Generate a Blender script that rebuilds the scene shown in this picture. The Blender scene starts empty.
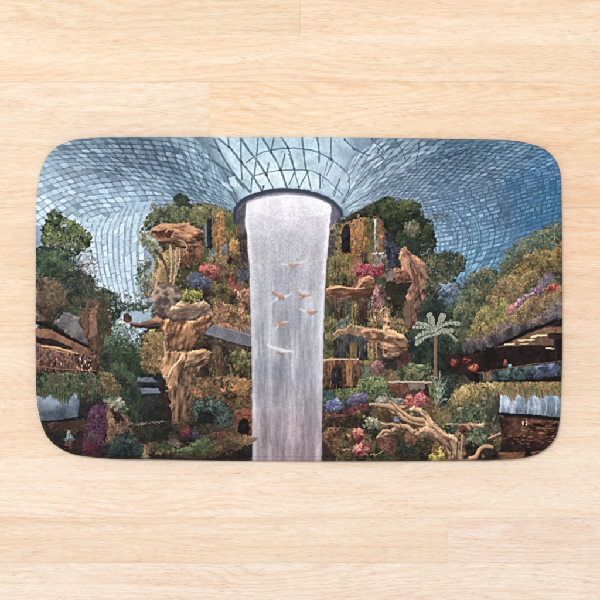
import bpy, math, random
import numpy as np

# ------------------------------------------------------------------ scene, camera, light
sc = bpy.context.scene
C = sc.collection
K = 0.86 / 526.0                 # metres per photo pixel (mat is 0.86 m long)
CAMZ = 2.6
def wx(px): return (np.asarray(px) - 300.0) * K
def wy(py): return (300.0 - np.asarray(py)) * K

cam_d = bpy.data.cameras.new('camera')
cam = bpy.data.objects.new('camera', cam_d); C.objects.link(cam)
cam.location = (0, 0, CAMZ)
cam_d.sensor_width = 36.0
cam_d.lens = 36.0 * CAMZ / (600 * K)
cam_d.clip_end = 100.0
sc.camera = cam

w = bpy.data.worlds.new('World'); sc.world = w; w.use_nodes = True
bg = w.node_tree.nodes['Background']
bg.inputs[0].default_value = (0.985, 0.99, 1.0, 1); bg.inputs[1].default_value = 0.68

def area(name, loc, target, size, energy, col):
    d = bpy.data.lights.new(name, 'AREA'); d.shape = 'SQUARE'; d.size = size; d.energy = energy; d.color = col
    o = bpy.data.objects.new(name, d); C.objects.link(o); o.location = loc
    v = [t - l for t, l in zip(target, loc)]
    from mathutils import Vector
    o.rotation_euler = Vector(v).to_track_quat('-Z', 'Y').to_euler()
    return o
area('studio_lamp', (-2.2, 2.4, 5.6), (0, 0, 0), 2.0, 185.0, (1.0, 0.99, 0.975))

sc.view_settings.view_transform = 'Standard'
sc.view_settings.look = 'None'
sc.view_settings.exposure = 0.0
sc.view_settings.gamma = 1.0
sc.render.engine = 'CYCLES'

# ------------------------------------------------------------------ materials helpers
def s2l(c):
    c = np.asarray(c, dtype=np.float64)
    return np.where(c <= 0.04045, c / 12.92, ((c + 0.055) / 1.055) ** 2.4)

def new_mat(name):
    m = bpy.data.materials.new(name); m.use_nodes = True
    nt = m.node_tree
    return m, nt, nt.nodes['Principled BSDF']

def node(nt, t, **kw):
    n = nt.nodes.new(t)
    for k, v in kw.items(): setattr(n, k, v)
    return n

def math_n(nt, op, a, b=None, c=None, clamp=False):
    n = nt.nodes.new('ShaderNodeMath'); n.operation = op; n.use_clamp = clamp
    for i, v in enumerate((a, b, c)):
        if v is None: continue
        if isinstance(v, (int, float)): n.inputs[i].default_value = v
        else: nt.links.new(v, n.inputs[i])
    return n.outputs[0]

def mapr(nt, v, a, b, c, d):
    n = nt.nodes.new('ShaderNodeMapRange'); nt.links.new(v, n.inputs[0])
    for i, q in enumerate((a, b, c, d)): n.inputs[i + 1].default_value = q
    return n.outputs[0]

def noise_n(nt, vec, scale, detail=3.0, rough=0.55, dist=0.0):
    n = nt.nodes.new('ShaderNodeTexNoise'); nt.links.new(vec, n.inputs['Vector'])
    n.inputs['Scale'].default_value = scale; n.inputs['Detail'].default_value = detail
    n.inputs['Roughness'].default_value = rough; n.inputs['Distortion'].default_value = dist
    return n.outputs['Fac']

def mixc(nt, fac, a, b, mode='MIX'):
    n = nt.nodes.new('ShaderNodeMix'); n.data_type = 'RGBA'; n.blend_type = mode
    for idx, v in ((0, fac), (6, a), (7, b)):
        if isinstance(v, (int, float)): n.inputs[idx].default_value = v
        elif isinstance(v, tuple): n.inputs[idx].default_value = v
        else: nt.links.new(v, n.inputs[idx])
    return n.outputs[2]

# ------------------------------------------------------------------ the floor: pale oak boards
def floor_material():
    m, nt, bs = new_mat('pale_oak_boards')
    L = nt.links
    tc = node(nt, 'ShaderNodeTexCoord')
    off = node(nt, 'ShaderNodeAttribute', attribute_name='board_offset')
    tint = node(nt, 'ShaderNodeAttribute', attribute_name='board_tint')
    add = node(nt, 'ShaderNodeVectorMath', operation='ADD')
    L.new(tc.outputs['Object'], add.inputs[0]); L.new(off.outputs['Vector'], add.inputs[1])
    def scaled(x, y):
        v = node(nt, 'ShaderNodeVectorMath', operation='MULTIPLY'); L.new(add.outputs[0], v.inputs[0])
        v.inputs[1].default_value = (x, y, 1.0); return v.outputs[0]
    # growth rings: contour lines of a broad stretched field give cathedrals and straight grain
    field = noise_n(nt, scaled(2.2, 11.0), 1.0, 1.5, 0.45, 0.3)
    sep = node(nt, 'ShaderNodeSeparateXYZ'); L.new(add.outputs[0], sep.inputs[0])
    warp = noise_n(nt, scaled(6.0, 40.0), 1.0, 3.0, 0.6)
    ph = math_n(nt, 'MULTIPLY', field, 90.0)
    ph = math_n(nt, 'MULTIPLY_ADD', sep.outputs['Y'], 420.0, ph)
    ph = math_n(nt, 'MULTIPLY_ADD', warp, 9.0, ph)
    ring = math_n(nt, 'SINE', ph)
    ring = mapr(nt, ring, -1, 1, 0, 1)
    ring = math_n(nt, 'POWER', ring, 2.2)
    zone = mapr(nt, noise_n(nt, scaled(1.6, 9.0), 1.0, 2.0, 0.5), 0.40, 0.66, 0.15, 1.0)
    ring = math_n(nt, 'MULTIPLY', ring, zone)
    streak = noise_n(nt, scaled(5.0, 150.0), 1.0, 4.0, 0.6)
    fine = noise_n(nt, scaled(62.0, 640.0), 1.0, 3.0, 0.65)
    mott = noise_n(nt, scaled(70.0, 260.0), 1.0, 3.0, 0.7)
    broad = noise_n(nt, scaled(2.2, 22.0), 1.0, 3.0, 0.55)
    pore = noise_n(nt, scaled(80.0, 760.0), 1.0, 1.0, 0.5)
    pore = mapr(nt, pore, 0.57, 0.70, 0.0, 1.0)
    pz = mapr(nt, noise_n(nt, scaled(9.0, 50.0), 1.0, 2.0, 0.5), 0.38, 0.62, 0.0, 1.0)
    pore = math_n(nt, 'MULTIPLY', pore, pz)
    base = tint.outputs['Color']
    c = mixc(nt, mapr(nt, broad, 0.38, 0.72, 0.0, 0.75), base, (0.955, 0.91, 0.87, 1), 'MULTIPLY')
    c = mixc(nt, mapr(nt, broad, 0.5, 0.25, 0.0, 0.35), c, (0.985, 0.93, 0.83, 1))
    c = mixc(nt, mapr(nt, streak, 0.48, 0.74, 0.0, 0.8), c, (0.955, 0.835, 0.73, 1), 'MULTIPLY')
    c = mixc(nt, math_n(nt, 'MULTIPLY', ring, 0.62), c, (0.94, 0.80, 0.68, 1), 'MULTIPLY')
    c = mixc(nt, mapr(nt, fine, 0.38, 0.72, 0.0, 0.75), c, (0.87, 0.785, 0.71, 1), 'MULTIPLY')
    c = mixc(nt, mapr(nt, mott, 0.35, 0.70, 0.0, 0.5), c, (0.95, 0.92, 0.89, 1), 'MULTIPLY')
    c = mixc(nt, math_n(nt, 'MULTIPLY', pore, 0.6), c, (0.76, 0.63, 0.55, 1), 'MULTIPLY')
    L.new(c, bs.inputs['Base Color'])
    bs.inputs['Roughness'].default_value = 0.55
    bs.inputs['Specular IOR Level'].default_value = 0.15
    bump = node(nt, 'ShaderNodeBump'); bump.inputs['Strength'].default_value = 0.12; bump.inputs['Distance'].default_value = 0.0006
    L.new(math_n(nt, 'SUBTRACT', fine, pore), bump.inputs['Height']); L.new(bump.outputs[0], bs.inputs['Normal'])
    return m

def build_floor():
    rng = random.Random(5)
    rows = [(35, 82), (82, 146), (146, 208), (208, 270), (270, 333), (333, 396), (396, 458), (458, 518), (518, 563)]
    y = 35
    for k in range(14): h = 48 if k % 3 == 1 else 62; rows.append((y - h, y)); y -= h
    y = 563
    for k in range(14): h = 47 if k % 3 == 2 else 62; rows.append((y, y + h)); y += h
    cuts = {(35, 82): [(-900, -420), (-420, 760), (760, 1500)], (82, 146): [(-900, -330), (-330, 210), (210, 705), (705, 1500)],
            (-27, 35): [(-900, -280), (-280, 300), (300, 860), (860, 1500)], (518, 563): [(-900, -130), (-130, 448), (448, 1010), (1010, 1500)],
            (563, 625): [(-900, -330), (-330, 660), (660, 1500)], (458, 518): [(-900, -210), (-210, 770), (770, 1500)],
            (146, 208): [(-900, 0 - 90), (-90, 400), (400, 960), (960, 1500)]}
    tints = {(35, 82): (250, 230, 206), (-27, 35): (248, 231, 208), (82, 146): (250, 234, 214), (146, 208): (250, 231, 209),
             (208, 270): (250, 231, 209), (270, 333): (251, 231, 208), (333, 396): (250, 231, 210), (396, 458): (251, 232, 211),
             (458, 518): (252, 238, 222), (518, 563): (250, 236, 219), (563, 625): (252, 240, 227)}
    special = {(82, 210): (251, 228, 201), (146, 400): (251, 223, 196), (208, 300): (251, 224, 198), (270, 310): (251, 225, 200), (-27, 300): (251, 229, 204), (518, -130): (247, 229, 209),
               (82, -330): (249, 234, 215), (518, 448): (249, 234, 222)}
    for k_, a_ in (((208, 270), 300), ((270, 333), 310), ((333, 396), 330), ((396, 458), 260)):
        cuts[k_] = [(-900, -300), (-300, a_), (a_, 880), (880, 1500)]
    V, F, tc, oc = [], [], [], []
    g = 0.045                      # half a joint, photo pixels
    bev = 0.22
    for r in rows:
        cl = cuts.get(r)
        if cl is None:
            x = -900 + rng.uniform(-400, 0); cl = []
            while x < 1500: nx = x + rng.uniform(420, 760); cl.append((x, nx)); x = nx
        for (a, b) in cl:
            t = special.get((r[0], a), tints.get(r, (250, 228, 200)))
            j = rng.uniform(-1.5, 1.5)
            t = tuple(s2l(min(255, q + j) / 255.0 * 1.0) * 1.0 for q in t)
            o = (rng.uniform(-40, 40), rng.uniform(-40, 40), rng.uniform(-9, 9))
            i = len(V)
            x0, x1, y0, y1 = wx(a + g), wx(b - g), wy(r[1] - g), wy(r[0] + g)
            e = bev * K
            V += [(x0, y0, -0.0005), (x1, y0, -0.0005), (x1, y1, -0.0005), (x0, y1, -0.0005),
                  (x0, y0, -0.00012), (x1, y0, -0.00012), (x1, y1, -0.00012), (x0, y1, -0.00012),
                  (x0 + e, y0 + e, 0), (x1 - e, y0 + e, 0), (x1 - e, y1 - e, 0), (x0 + e, y1 - e, 0)]
            F += [(i + 8, i + 9, i + 10, i + 11)]
            for q in range(4):
                n = (q + 1) % 4
                F += [(i + q, i + n, i + 4 + n, i + 4 + q), (i + 4 + q, i + 4 + n, i + 8 + n, i + 8 + q)]
            tc += [t] * 12; oc += [o] * 12
    # the bed under the joints
    i = len(V); a = wx(-1400), wx(2300)
    V += [(a[0], wy(2000), -0.0012), (a[1], wy(2000), -0.0012), (a[1], wy(-1400), -0.0012), (a[0], wy(-1400), -0.0012)]
    F += [(i, i + 1, i + 2, i + 3)]; tc += [(0.72, 0.58, 0.46)] * 4; oc += [(0, 0, 0)] * 4
    me = bpy.data.meshes.new('floor'); me.from_pydata([tuple(map(float, v)) for v in V], [], F)
    at = me.attributes.new('board_tint', 'FLOAT_COLOR', 'POINT')
    at.data.foreach_set('color', np.array([list(map(float, t)) + [1.0] for t in tc], dtype=np.float32).ravel())
    at = me.attributes.new('board_offset', 'FLOAT_VECTOR', 'POINT')
    at.data.foreach_set('vector', np.array(oc, dtype=np.float32).ravel())
    me.materials.append(floor_material())
    o = bpy.data.objects.new('floor', me); C.objects.link(o)
    o['kind'] = 'structure'
    o['label'] = 'pale oak floor boards running left to right under the mat'
    return o
build_floor()

# ------------------------------------------------------------------ the print: pigment laid on the fabric, drawn procedurally
S = 2                                    # dye cells per photo pixel
X0, Y0, X1, Y1 = 30.0, 131.0, 568.0, 467.0
W, H = int((X1 - X0) * S), int((Y1 - Y0) * S)
gx = X0 + (np.arange(W) + 0.5) / S
gy = Y0 + (np.arange(H) + 0.5) / S
GX, GY = np.meshgrid(gx, gy)
GX = GX.astype(np.float32); GY = GY.astype(np.float32)
CV = np.zeros((H, W, 3), np.float32); CV[:] = np.array((60, 60, 55)) / 255.0
rs = np.random.RandomState(11)
TBL = rs.rand(256, 256).astype(np.float32)
_seed = [0]

def vn(x, y, sd):
    x = x + sd * 17.31; y = y + sd * 7.77
    xi = np.floor(x).astype(np.int32); yi = np.floor(y).astype(np.int32)
    fx = x - xi; fy = y - yi
    fx = fx * fx * (3 - 2 * fx); fy = fy * fy * (3 - 2 * fy)
    a = TBL[yi & 255, xi & 255]; b = TBL[yi & 255, (xi + 1) & 255]
    c = TBL[(yi + 1) & 255, xi & 255]; d = TBL[(yi + 1) & 255, (xi + 1) & 255]
    return (a * (1 - fx) + b * fx) * (1 - fy) + (c * (1 - fx) + d * fx) * fy

def fbm(x, y, sd, oct=3):
    s = 0; a = 1.0; t = 0
    for k in range(oct):
        s = s + a * vn(x * 2 ** k, y * 2 ** k, sd + k * 3.1); t += a; a *= 0.62
    return s / t

def box(pts, pad):
    p = np.asarray(pts, dtype=np.float32)
    a = max(0, int((p[:, 0].min() - pad - X0) * S)); b = min(W, int((p[:, 0].max() + pad - X0) * S) + 1)
    c = max(0, int((p[:, 1].min() - pad - Y0) * S)); d = min(H, int((p[:, 1].max() + pad - Y0) * S) + 1)
    return a, b, c, d

def sdist(pts, x, y, closed=True):
    n = len(pts); d = np.full(x.shape, 1e9, np.float32); ins = np.zeros(x.shape, bool)
    for i in range(n if closed else n - 1):
        ax, ay = pts[i]; bx, by = pts[(i + 1) % n]
        ex, ey = bx - ax, by - ay
        t = np.clip(((x - ax) * ex + (y - ay) * ey) / (ex * ex + ey * ey + 1e-9), 0, 1)
        d = np.minimum(d, (x - ax - t * ex) ** 2 + (y - ay - t * ey) ** 2)
        if closed:
            cnd = ((ay > y) != (by > y)) & (x < (bx - ax) * (y - ay) / (by - ay + 1e-12) + ax)
            ins ^= cnd
    d = np.sqrt(d)
    return np.where(ins, -d, d) if closed else d

def pal_lookup(pal, n):
    pal = np.asarray(pal, dtype=np.float32) / 255.0
    k = len(pal)
    if k == 1: return np.broadcast_to(pal[0], n.shape + (3,))
    v = np.clip(n, 0, 0.9999) * (k - 1); i = v.astype(np.int32); f = (v - i)[..., None]
    f = f * f * (3 - 2 * f)
    return pal[i] * (1 - f) + pal[np.minimum(i + 1, k - 1)] * f

SHAPE = [False]
HARD = [False]; REPLAY = [False]; DEFER = []
def R(pts, pal, sc=3.0, st=1.0, ang=0.0, jag=1.2, soft=0.6, op=1.0, gain=2.4, js=3.0):
    """a region of dye: polygon in photo pixels, mottled through a palette, ragged edge"""
    _seed[0] += 1; sd = _seed[0]
    if HARD[0]: DEFER.append((R, (pts, pal, sc, st, ang, jag, soft, op, gain, js), sd))
    if isinstance(pal, tuple): pal = [tuple(max(0, q - 9) for q in pal), pal, tuple(min(255, q + 9) for q in pal)]
    a, b, c, d = box(pts, jag + soft + 2)
    if a >= b or c >= d: return
    x = GX[c:d, a:b]; y = GY[c:d, a:b]
    if jag > 0:
        xx = x + (fbm(x / js, y / js, sd + 50, 2) - 0.5) * 2.6 * jag; yy = y + (fbm(x / js, y / js, sd + 90, 2) - 0.5) * 2.6 * jag
    else: xx, yy = x, y
    sd_f = sdist(pts, xx, yy); m = np.clip(0.5 - sd_f / (2 * soft), 0, 1) * op
    ca, sa = math.cos(math.radians(ang)), math.sin(math.radians(ang))
    u = (x * ca + y * sa) / (sc * st); v = (-x * sa + y * ca) / sc
    n = (fbm(u / 2.6, v / 2.6, sd + 21, 2) - 0.5) * gain * 0.75 + (fbm(u, v, sd, 4) - 0.5) * gain * 0.62 + 0.5
    col = pal_lookup(pal, n)
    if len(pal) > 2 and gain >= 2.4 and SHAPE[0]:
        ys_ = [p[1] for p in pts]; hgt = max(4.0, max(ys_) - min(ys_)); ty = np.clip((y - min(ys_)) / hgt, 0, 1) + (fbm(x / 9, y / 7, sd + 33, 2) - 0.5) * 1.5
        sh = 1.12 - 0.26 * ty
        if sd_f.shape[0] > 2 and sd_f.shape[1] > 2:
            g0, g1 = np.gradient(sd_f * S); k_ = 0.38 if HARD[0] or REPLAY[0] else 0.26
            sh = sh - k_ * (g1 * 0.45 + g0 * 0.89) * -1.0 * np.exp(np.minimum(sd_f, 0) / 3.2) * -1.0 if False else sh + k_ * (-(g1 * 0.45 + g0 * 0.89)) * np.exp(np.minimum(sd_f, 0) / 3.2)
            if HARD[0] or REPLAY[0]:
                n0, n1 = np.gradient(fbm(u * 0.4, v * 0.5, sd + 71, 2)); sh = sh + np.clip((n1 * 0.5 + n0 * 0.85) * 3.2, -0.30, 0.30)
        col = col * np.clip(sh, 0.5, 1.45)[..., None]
    CV[c:d, a:b] += (col - CV[c:d, a:b]) * m[..., None]

def stroke(pts, col, w0=1.0, w1=None, op=1.0, soft=0.4, jag=0.3):
    """a brushed line, width w0 at its start to w1 at its end"""
    if w1 is None: w1 = w0
    _seed[0] += 1; sd = _seed[0]
    if HARD[0]: DEFER.append((stroke, (pts, col, w0, w1, op, soft, jag), sd))
    p = np.asarray(pts, dtype=np.float32)
    a, b, c, d = box(p, max(w0, w1) + 2)
    if a >= b or c >= d: return
    x = GX[c:d, a:b]; y = GY[c:d, a:b]
    if jag: x = x + (vn(x / 2, y / 2, sd) - 0.5) * 2 * jag; y = y + (vn(x / 2, y / 2, sd + 9) - 0.5) * 2 * jag
    seg = np.sqrt(((p[1:] - p[:-1]) ** 2).sum(1)); cum = np.concatenate([[0], np.cumsum(seg)]); tot = cum[-1] + 1e-6
    best = np.full(x.shape, 1e9, np.float32); m = np.zeros(x.shape, np.float32)
    for i in range(len(p) - 1):
        ex, ey = p[i + 1] - p[i]
        t = np.clip(((x - p[i, 0]) * ex + (y - p[i, 1]) * ey) / (ex * ex + ey * ey + 1e-9), 0, 1)
        dd = np.sqrt((x - p[i, 0] - t * ex) ** 2 + (y - p[i, 1] - t * ey) ** 2)
        wv = (w0 + (w1 - w0) * (cum[i] + t * seg[i]) / tot) / 2
        m = np.maximum(m, np.clip(0.5 - (dd - wv) / (2 * soft), 0, 1))
    m *= op
    CV[c:d, a:b] += (np.asarray(col, np.float32) / 255.0 - CV[c:d, a:b]) * m[..., None]

def dabs(pts, pal, n, size=(1.2, 2.4), asp=1.6, ang=0.0, spread=90.0, op=0.8, seed=None, jit=10):
    """n small brush dabs scattered in a polygon"""
    _seed[0] += 1
    r = random.Random(_seed[0] * 7 + 3)
    xs = [p[0] for p in pts]; ys = [p[1] for p in pts]
    k = 0; tries = 0
    while k < n and tries < n * 12:
        tries += 1
        px = r.uniform(min(xs), max(xs)); py = r.uniform(min(ys), max(ys))
        ins = False
        for i in range(len(pts)):
            ax, ay = pts[i]; bx, by = pts[(i + 1) % len(pts)]
            if (ay > py) != (by > py) and px < (bx - ax) * (py - ay) / (by - ay + 1e-12) + ax: ins = not ins
        if not ins: continue
        k += 1
        col = r.choice(pal); j = r.uniform(-jit, jit); col = np.array([q + j for q in col], np.float32) / 255.0
        s = r.uniform(*size) / 2; th = math.radians(ang + r.uniform(-spread, spread))
        L = s * asp
        a = max(0, int((px - L - 1 - X0) * S)); b = min(W, int((px + L + 1 - X0) * S) + 1)
        c = max(0, int((py - L - 1 - Y0) * S)); d = min(H, int((py + L + 1 - Y0) * S) + 1)
        if a >= b or c >= d: continue
        x = GX[c:d, a:b] - px; y = GY[c:d, a:b] - py
        u = (x * math.cos(th) + y * math.sin(th)) / L; v = (-x * math.sin(th) + y * math.cos(th)) / s
        m = np.clip((1.0 - np.sqrt(u * u + v * v)) * s * 1.6 + 0.2, 0, 1) * op
        CV[c:d, a:b] += (col - CV[c:d, a:b]) * m[..., None]

def curve(pts, n):
    """Catmull-Rom through points, n samples"""
    p = np.asarray(pts, dtype=np.float64)
    p = np.vstack([2 * p[0] - p[1], p, 2 * p[-1] - p[-2]])
    t = np.linspace(0, len(p) - 3 - 1e-6, n); i = t.astype(int); f = (t - i)[:, None]
    a, b, c, d = p[i], p[i + 1], p[i + 2], p[i + 3]
    return 0.5 * ((2 * b) + (-a + c) * f + (2 * a - 5 * b + 4 * c - d) * f ** 2 + (-a + 3 * b - 3 * c + d) * f ** 3)

def lattice(rows, nu, per, fn, gap=(0.12, 0.2), stag=0.5, slant=0.0, jit=0.12, op=0.85, seed=1, skip=0.0, merge=0.0):
    """glass panes: rows of control points; nu panes along, per panes between two control rows"""
    r = random.Random(seed)
    nr = len(rows); nv = (nr - 1) * per
    R_ = np.array([curve(q, nu * 4 + 1) for q in rows])             # nr x m x 2
    cols = np.array([curve(R_[:, k], nv * 2 + 1) for k in range(R_.shape[1])])   # m x (2nv+1) x 2
    def at(u, v):
        u = min(max(u, 0), nu) * 4; v = min(max(v, 0), nv) * 2
        i = min(int(u), cols.shape[0] - 2); j = min(int(v), cols.shape[1] - 2); fu = u - i; fv = v - j
        return (cols[i, j] * (1 - fu) + cols[i + 1, j] * fu) * (1 - fv) + (cols[i, j + 1] * (1 - fu) + cols[i + 1, j + 1] * fu) * fv
    for j in range(nv):
        o = (stag * (j % 2) + r.uniform(-0.15, 0.15)) if stag < 0.9 else r.random()
        i = 0
        while i < nu:
            ln = 2 if r.random() < merge else 1
            if r.random() < skip: i += ln; continue
            u0 = i + o + gap[0] * r.uniform(0.5, 1.6); u1 = i + ln + o - gap[0] * r.uniform(0.2, 1.2)
            v0 = j + gap[1] * r.uniform(0.4, 1.5); v1 = j + 1 - gap[1] * r.uniform(0.2, 1.3)
            q = [at(u0, v0), at(u1, v0 + r.uniform(-jit, jit)), at(u1 + slant + r.uniform(-jit, jit), v1), at(u0 + slant + r.uniform(-jit, jit), v1 + r.uniform(-jit, jit))]
            cx, cy = sum(p[0] for p in q) / 4, sum(p[1] for p in q) / 4
            i += ln
            if not (X0 < cx < X1 and Y0 < cy < Y1): continue
            col = fn(cx, cy, r)
            if col is None: continue
            a, b, c, d = box(q, 0.8)
            if a >= b or c >= d: continue
            x = GX[c:d, a:b]; y = GY[c:d, a:b]
            m = np.clip(0.5 - sdist(q, x, y) / 0.8, 0, 1) * op * r.uniform(0.7, 1.0)
            CV[c:d, a:b] += (np.asarray(col, np.float32) / 255.0 - CV[c:d, a:b]) * m[..., None]

def smooth_field(samples, x, y, power=2.0):
    """inverse-distance blend of sampled dye colours"""
    num = np.zeros(x.shape + (3,), np.float32); den = np.zeros(x.shape, np.float32)
    for (px, py, col) in samples:
        w_ = 1.0 / (((x - px) ** 2 + (y - py) ** 2) + 60.0) ** power
        num += w_[..., None] * (np.asarray(col, np.float32) / 255.0); den += w_
    return num / den[..., None]

def diagrid(rows, nu, nv, fn, shrink=0.80, op=0.9, seed=1, rib=None, ribw=0.9, skip=0.03, wob=0.10):
    """glass panes between two crossing families of ribs"""
    r = random.Random(seed)
    R_ = np.array([curve(q, nu * 4 + 1) for q in rows])
    cols = np.array([curve(R_[:, k], nv * 4 + 1) for k in range(R_.shape[1])])
    def at(u, v):
        u = min(max(u, 0), nu) * 4; v = min(max(v, 0), nv) * 4
        i = min(int(u), cols.shape[0] - 2); j = min(int(v), cols.shape[1] - 2); fu = u - i; fv = v - j
        return (cols[i, j] * (1 - fu) + cols[i + 1, j] * fu) * (1 - fv) + (cols[i, j + 1] * (1 - fu) + cols[i + 1, j + 1] * fu) * fv
    for j in range(nv * 2 + 1):
        for i in range(nu + 1):
            if r.random() < skip: continue
            uc, vc = i + 0.5 * (j % 2), j * 0.5
            k = shrink * r.uniform(0.86, 1.08)
            w1 = lambda: r.uniform(-wob, wob)
            # clipped rhombus: six corners, so that the pane reads as a leaf of glass
            q = [at(uc + a * k + w1() * 0.5, vc + b * k + w1() * 0.5) for a, b in ((-0.5, 0.05), (-0.18, -0.36), (0.12, -0.42), (0.5, -0.05), (0.18, 0.36), (-0.12, 0.42))]
            cx, cy = sum(p[0] for p in q) / 6, sum(p[1] for p in q) / 6
            if not (X0 < cx < X1 and Y0 < cy < Y1): continue
            col = fn(cx, cy, r)
            a, b, c, d = box(q, 0.8)
            if a >= b or c >= d: continue
            m = np.clip(0.5 - sdist(q, GX[c:d, a:b], GY[c:d, a:b]) / 0.7, 0, 1) * op * r.uniform(0.7, 1.0)
            CV[c:d, a:b] += (np.asarray(col, np.float32) / 255.0 - CV[c:d, a:b]) * m[..., None]
# ---- 1. the glass roof
frame = [(45, 150, (122, 150, 172)), (70, 150, (98, 122, 146)), (100, 142, (92, 116, 138)), (130, 150, (76, 98, 122)), (160, 160, (76, 100, 124)),
         (185, 185, (80, 106, 130)), (215, 205, (84, 114, 136)), (150, 190, (104, 130, 154)), (110, 175, (98, 122, 146)), (70, 170, (118, 140, 162)),
         (45, 180, (138, 162, 184)), (40, 210, (150, 172, 192)), (75, 205, (128, 152, 172)), (100, 200, (122, 148, 170)), (130, 200, (134, 160, 182)),
         (85, 215, (132, 156, 176)), (120, 230, (150, 172, 190)), (110, 265, (152, 174, 190)), (115, 300, (160, 182, 198)), (145, 240, (146, 170, 190)),
         (180, 140, (100, 128, 150)), (200, 160, (110, 140, 162)), (225, 150, (150, 178, 196)), (230, 185, (110, 140, 162)), (260, 160, (165, 192, 206)),
         (300, 150, (160, 186, 202)), (330, 170, (150, 174, 194)), (350, 190, (140, 164, 182)), (360, 150, (128, 152, 174)), (380, 180, (106, 130, 152)),
         (400, 150, (100, 126, 148)), (410, 190, (90, 112, 136)), (400, 200, (100, 124, 152)), (440, 160, (74, 98, 122)), (470, 150, (66, 94, 118)),
         (440, 200, (86, 112, 138)), (480, 180, (82, 106, 130)), (520, 150, (76, 108, 134)), (545, 165, (62, 104, 142)), (555, 200, (50, 98, 136)),
         (520, 190, (62, 98, 134)), (500, 210, (74, 104, 134)), (540, 225, (52, 96, 132)), (470, 230, (90, 122, 150)), (440, 235, (100, 132, 158)),
         (455, 270, (96, 136, 166)), (500, 250, (80, 120, 150)), (470, 290, (90, 132, 162)), (430, 260, (110, 140, 164))]
CV[:] = smooth_field(frame, GX, GY)
CV *= np.where((GX > 215) & (GX < 350), 1.0, 0.90)[..., None] if False else 0.93
CV *= (0.90 + 0.20 * fbm(GX / 14, GY / 9, 4, 3))[..., None]

def pane_shift(lift):
    def f(cx, cy, r):
        i = min(H - 1, max(0, int((cy - Y0) * S))); k = min(W - 1, max(0, int((cx - X0) * S)))
        base = BASE[i, k] * 255.0
        l = lift(cx, cy) * r.uniform(0.45, 1.35)
        return (min(240, base[0] + l), min(246, base[1] + l * 1.02), min(252, base[2] + l * 0.98))
    return f
BASE = CV.copy()
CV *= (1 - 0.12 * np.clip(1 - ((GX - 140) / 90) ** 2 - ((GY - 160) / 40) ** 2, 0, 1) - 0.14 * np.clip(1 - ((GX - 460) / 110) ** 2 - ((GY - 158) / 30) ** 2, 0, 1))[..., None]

def lift_left(x, y):
    v = 44 + max(0, (y - 165)) * 0.5 - max(0, (x - 150)) * 0.1
    return min(60, v)
LR = [[(120, 104), (155, 112), (180, 125), (202, 146), (217, 168), (228, 190), (237, 205)],
      [(75, 122), (112, 128), (150, 141), (178, 157), (204, 180), (222, 197), (237, 209)],
      [(45, 138), (82, 146), (118, 157), (152, 171), (186, 188), (213, 203), (237, 213)],
      [(35, 156), (70, 163), (106, 172), (140, 185), (172, 199), (205, 210), (237, 218)],
      [(30, 176), (62, 183), (92, 191), (125, 202), (155, 214), (190, 222), (230, 231)],
      [(28, 198), (56, 203), (84, 208), (112, 217), (140, 228), (170, 240), (200, 252)],
      [(28, 224), (56, 228), (84, 232), (110, 240), (136, 252), (165, 262), (200, 270)]]
diagrid(LR[:4], 15, 11, pane_shift(lambda x, y: 60 if x < 205 else 68), shrink=0.80, seed=3)
diagrid(LR[3:], 17, 9, pane_shift(lambda x, y: lift_left(x, y) + 6), shrink=0.86, seed=4)
LB = [[(154, 200), (148, 216), (145, 240), (145, 270), (149, 310)],
      [(136, 200), (126, 222), (124, 246), (126, 275), (132, 310)],
      [(116, 212), (108, 232), (108, 254), (112, 280), (120, 310)],
      [(96, 216), (90, 234), (92, 256), (97, 282), (106, 310)],
      [(76, 214), (72, 236), (74, 260), (82, 286), (92, 312)]]
R([(96, 222), (112, 212), (134, 205), (160, 215), (160, 310), (88, 312), (84, 240)], [(128, 150, 168), (152, 172, 188)], 2, jag=4, soft=5, op=0.8)
lattice(LB, 15, 3, lambda x, y, r: (lambda q: (200 + q, 221 + q * .8, 235 + q * .6))(r.uniform(-12, 14) - max(0, 232 - y) * 1.3), gap=(0.05, 0.17), jit=0.08, seed=6, merge=0.45, op=0.95)
_q = random.Random(4)
for k in range(70):
    x_ = _q.uniform(84, 214); y_ = _q.uniform(136, 172) + max(0, x_ - 150) * 0.25
    an = math.radians(44 + (x_ - 100) * 0.12 + _q.uniform(-8, 8)); l_ = _q.uniform(5, 15)
    stroke([(x_, y_), (x_ + l_ * math.cos(an), y_ + l_ * math.sin(an))], (56, 78, 100), 1.2, 0.7, op=0.6, jag=0.6)
for k in range(80):
    x_ = _q.uniform(372, 552); y_ = _q.uniform(138, 178)
    an = math.radians(-58 + _q.uniform(-12, 12)); l_ = _q.uniform(4, 11)
    stroke([(x_, y_), (x_ - l_ * math.cos(an), y_ - l_ * math.sin(an))], (46, 70, 94), 1.1, 0.7, op=0.6, jag=0.6)
dabs([(100, 140), (170, 140), (200, 165), (225, 200), (180, 190), (130, 165)], [(64, 86, 108), (74, 96, 118)], 230, (0.8, 1.5), 5.0, 38, 14, 0.55)
dabs([(60, 145), (130, 150), (190, 190), (225, 212), (150, 190), (60, 170)], [(66, 88, 110), (140, 164, 186), (160, 184, 202)], 300, (0.6, 1.1), 4.5, 27, 10, 0.5)
dabs([(170, 140), (200, 140), (225, 180), (236, 208), (205, 190)], [(150, 184, 200), (128, 162, 180)], 90, (1.2, 2.6), 3.2, 52, 10, 0.5)

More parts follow.
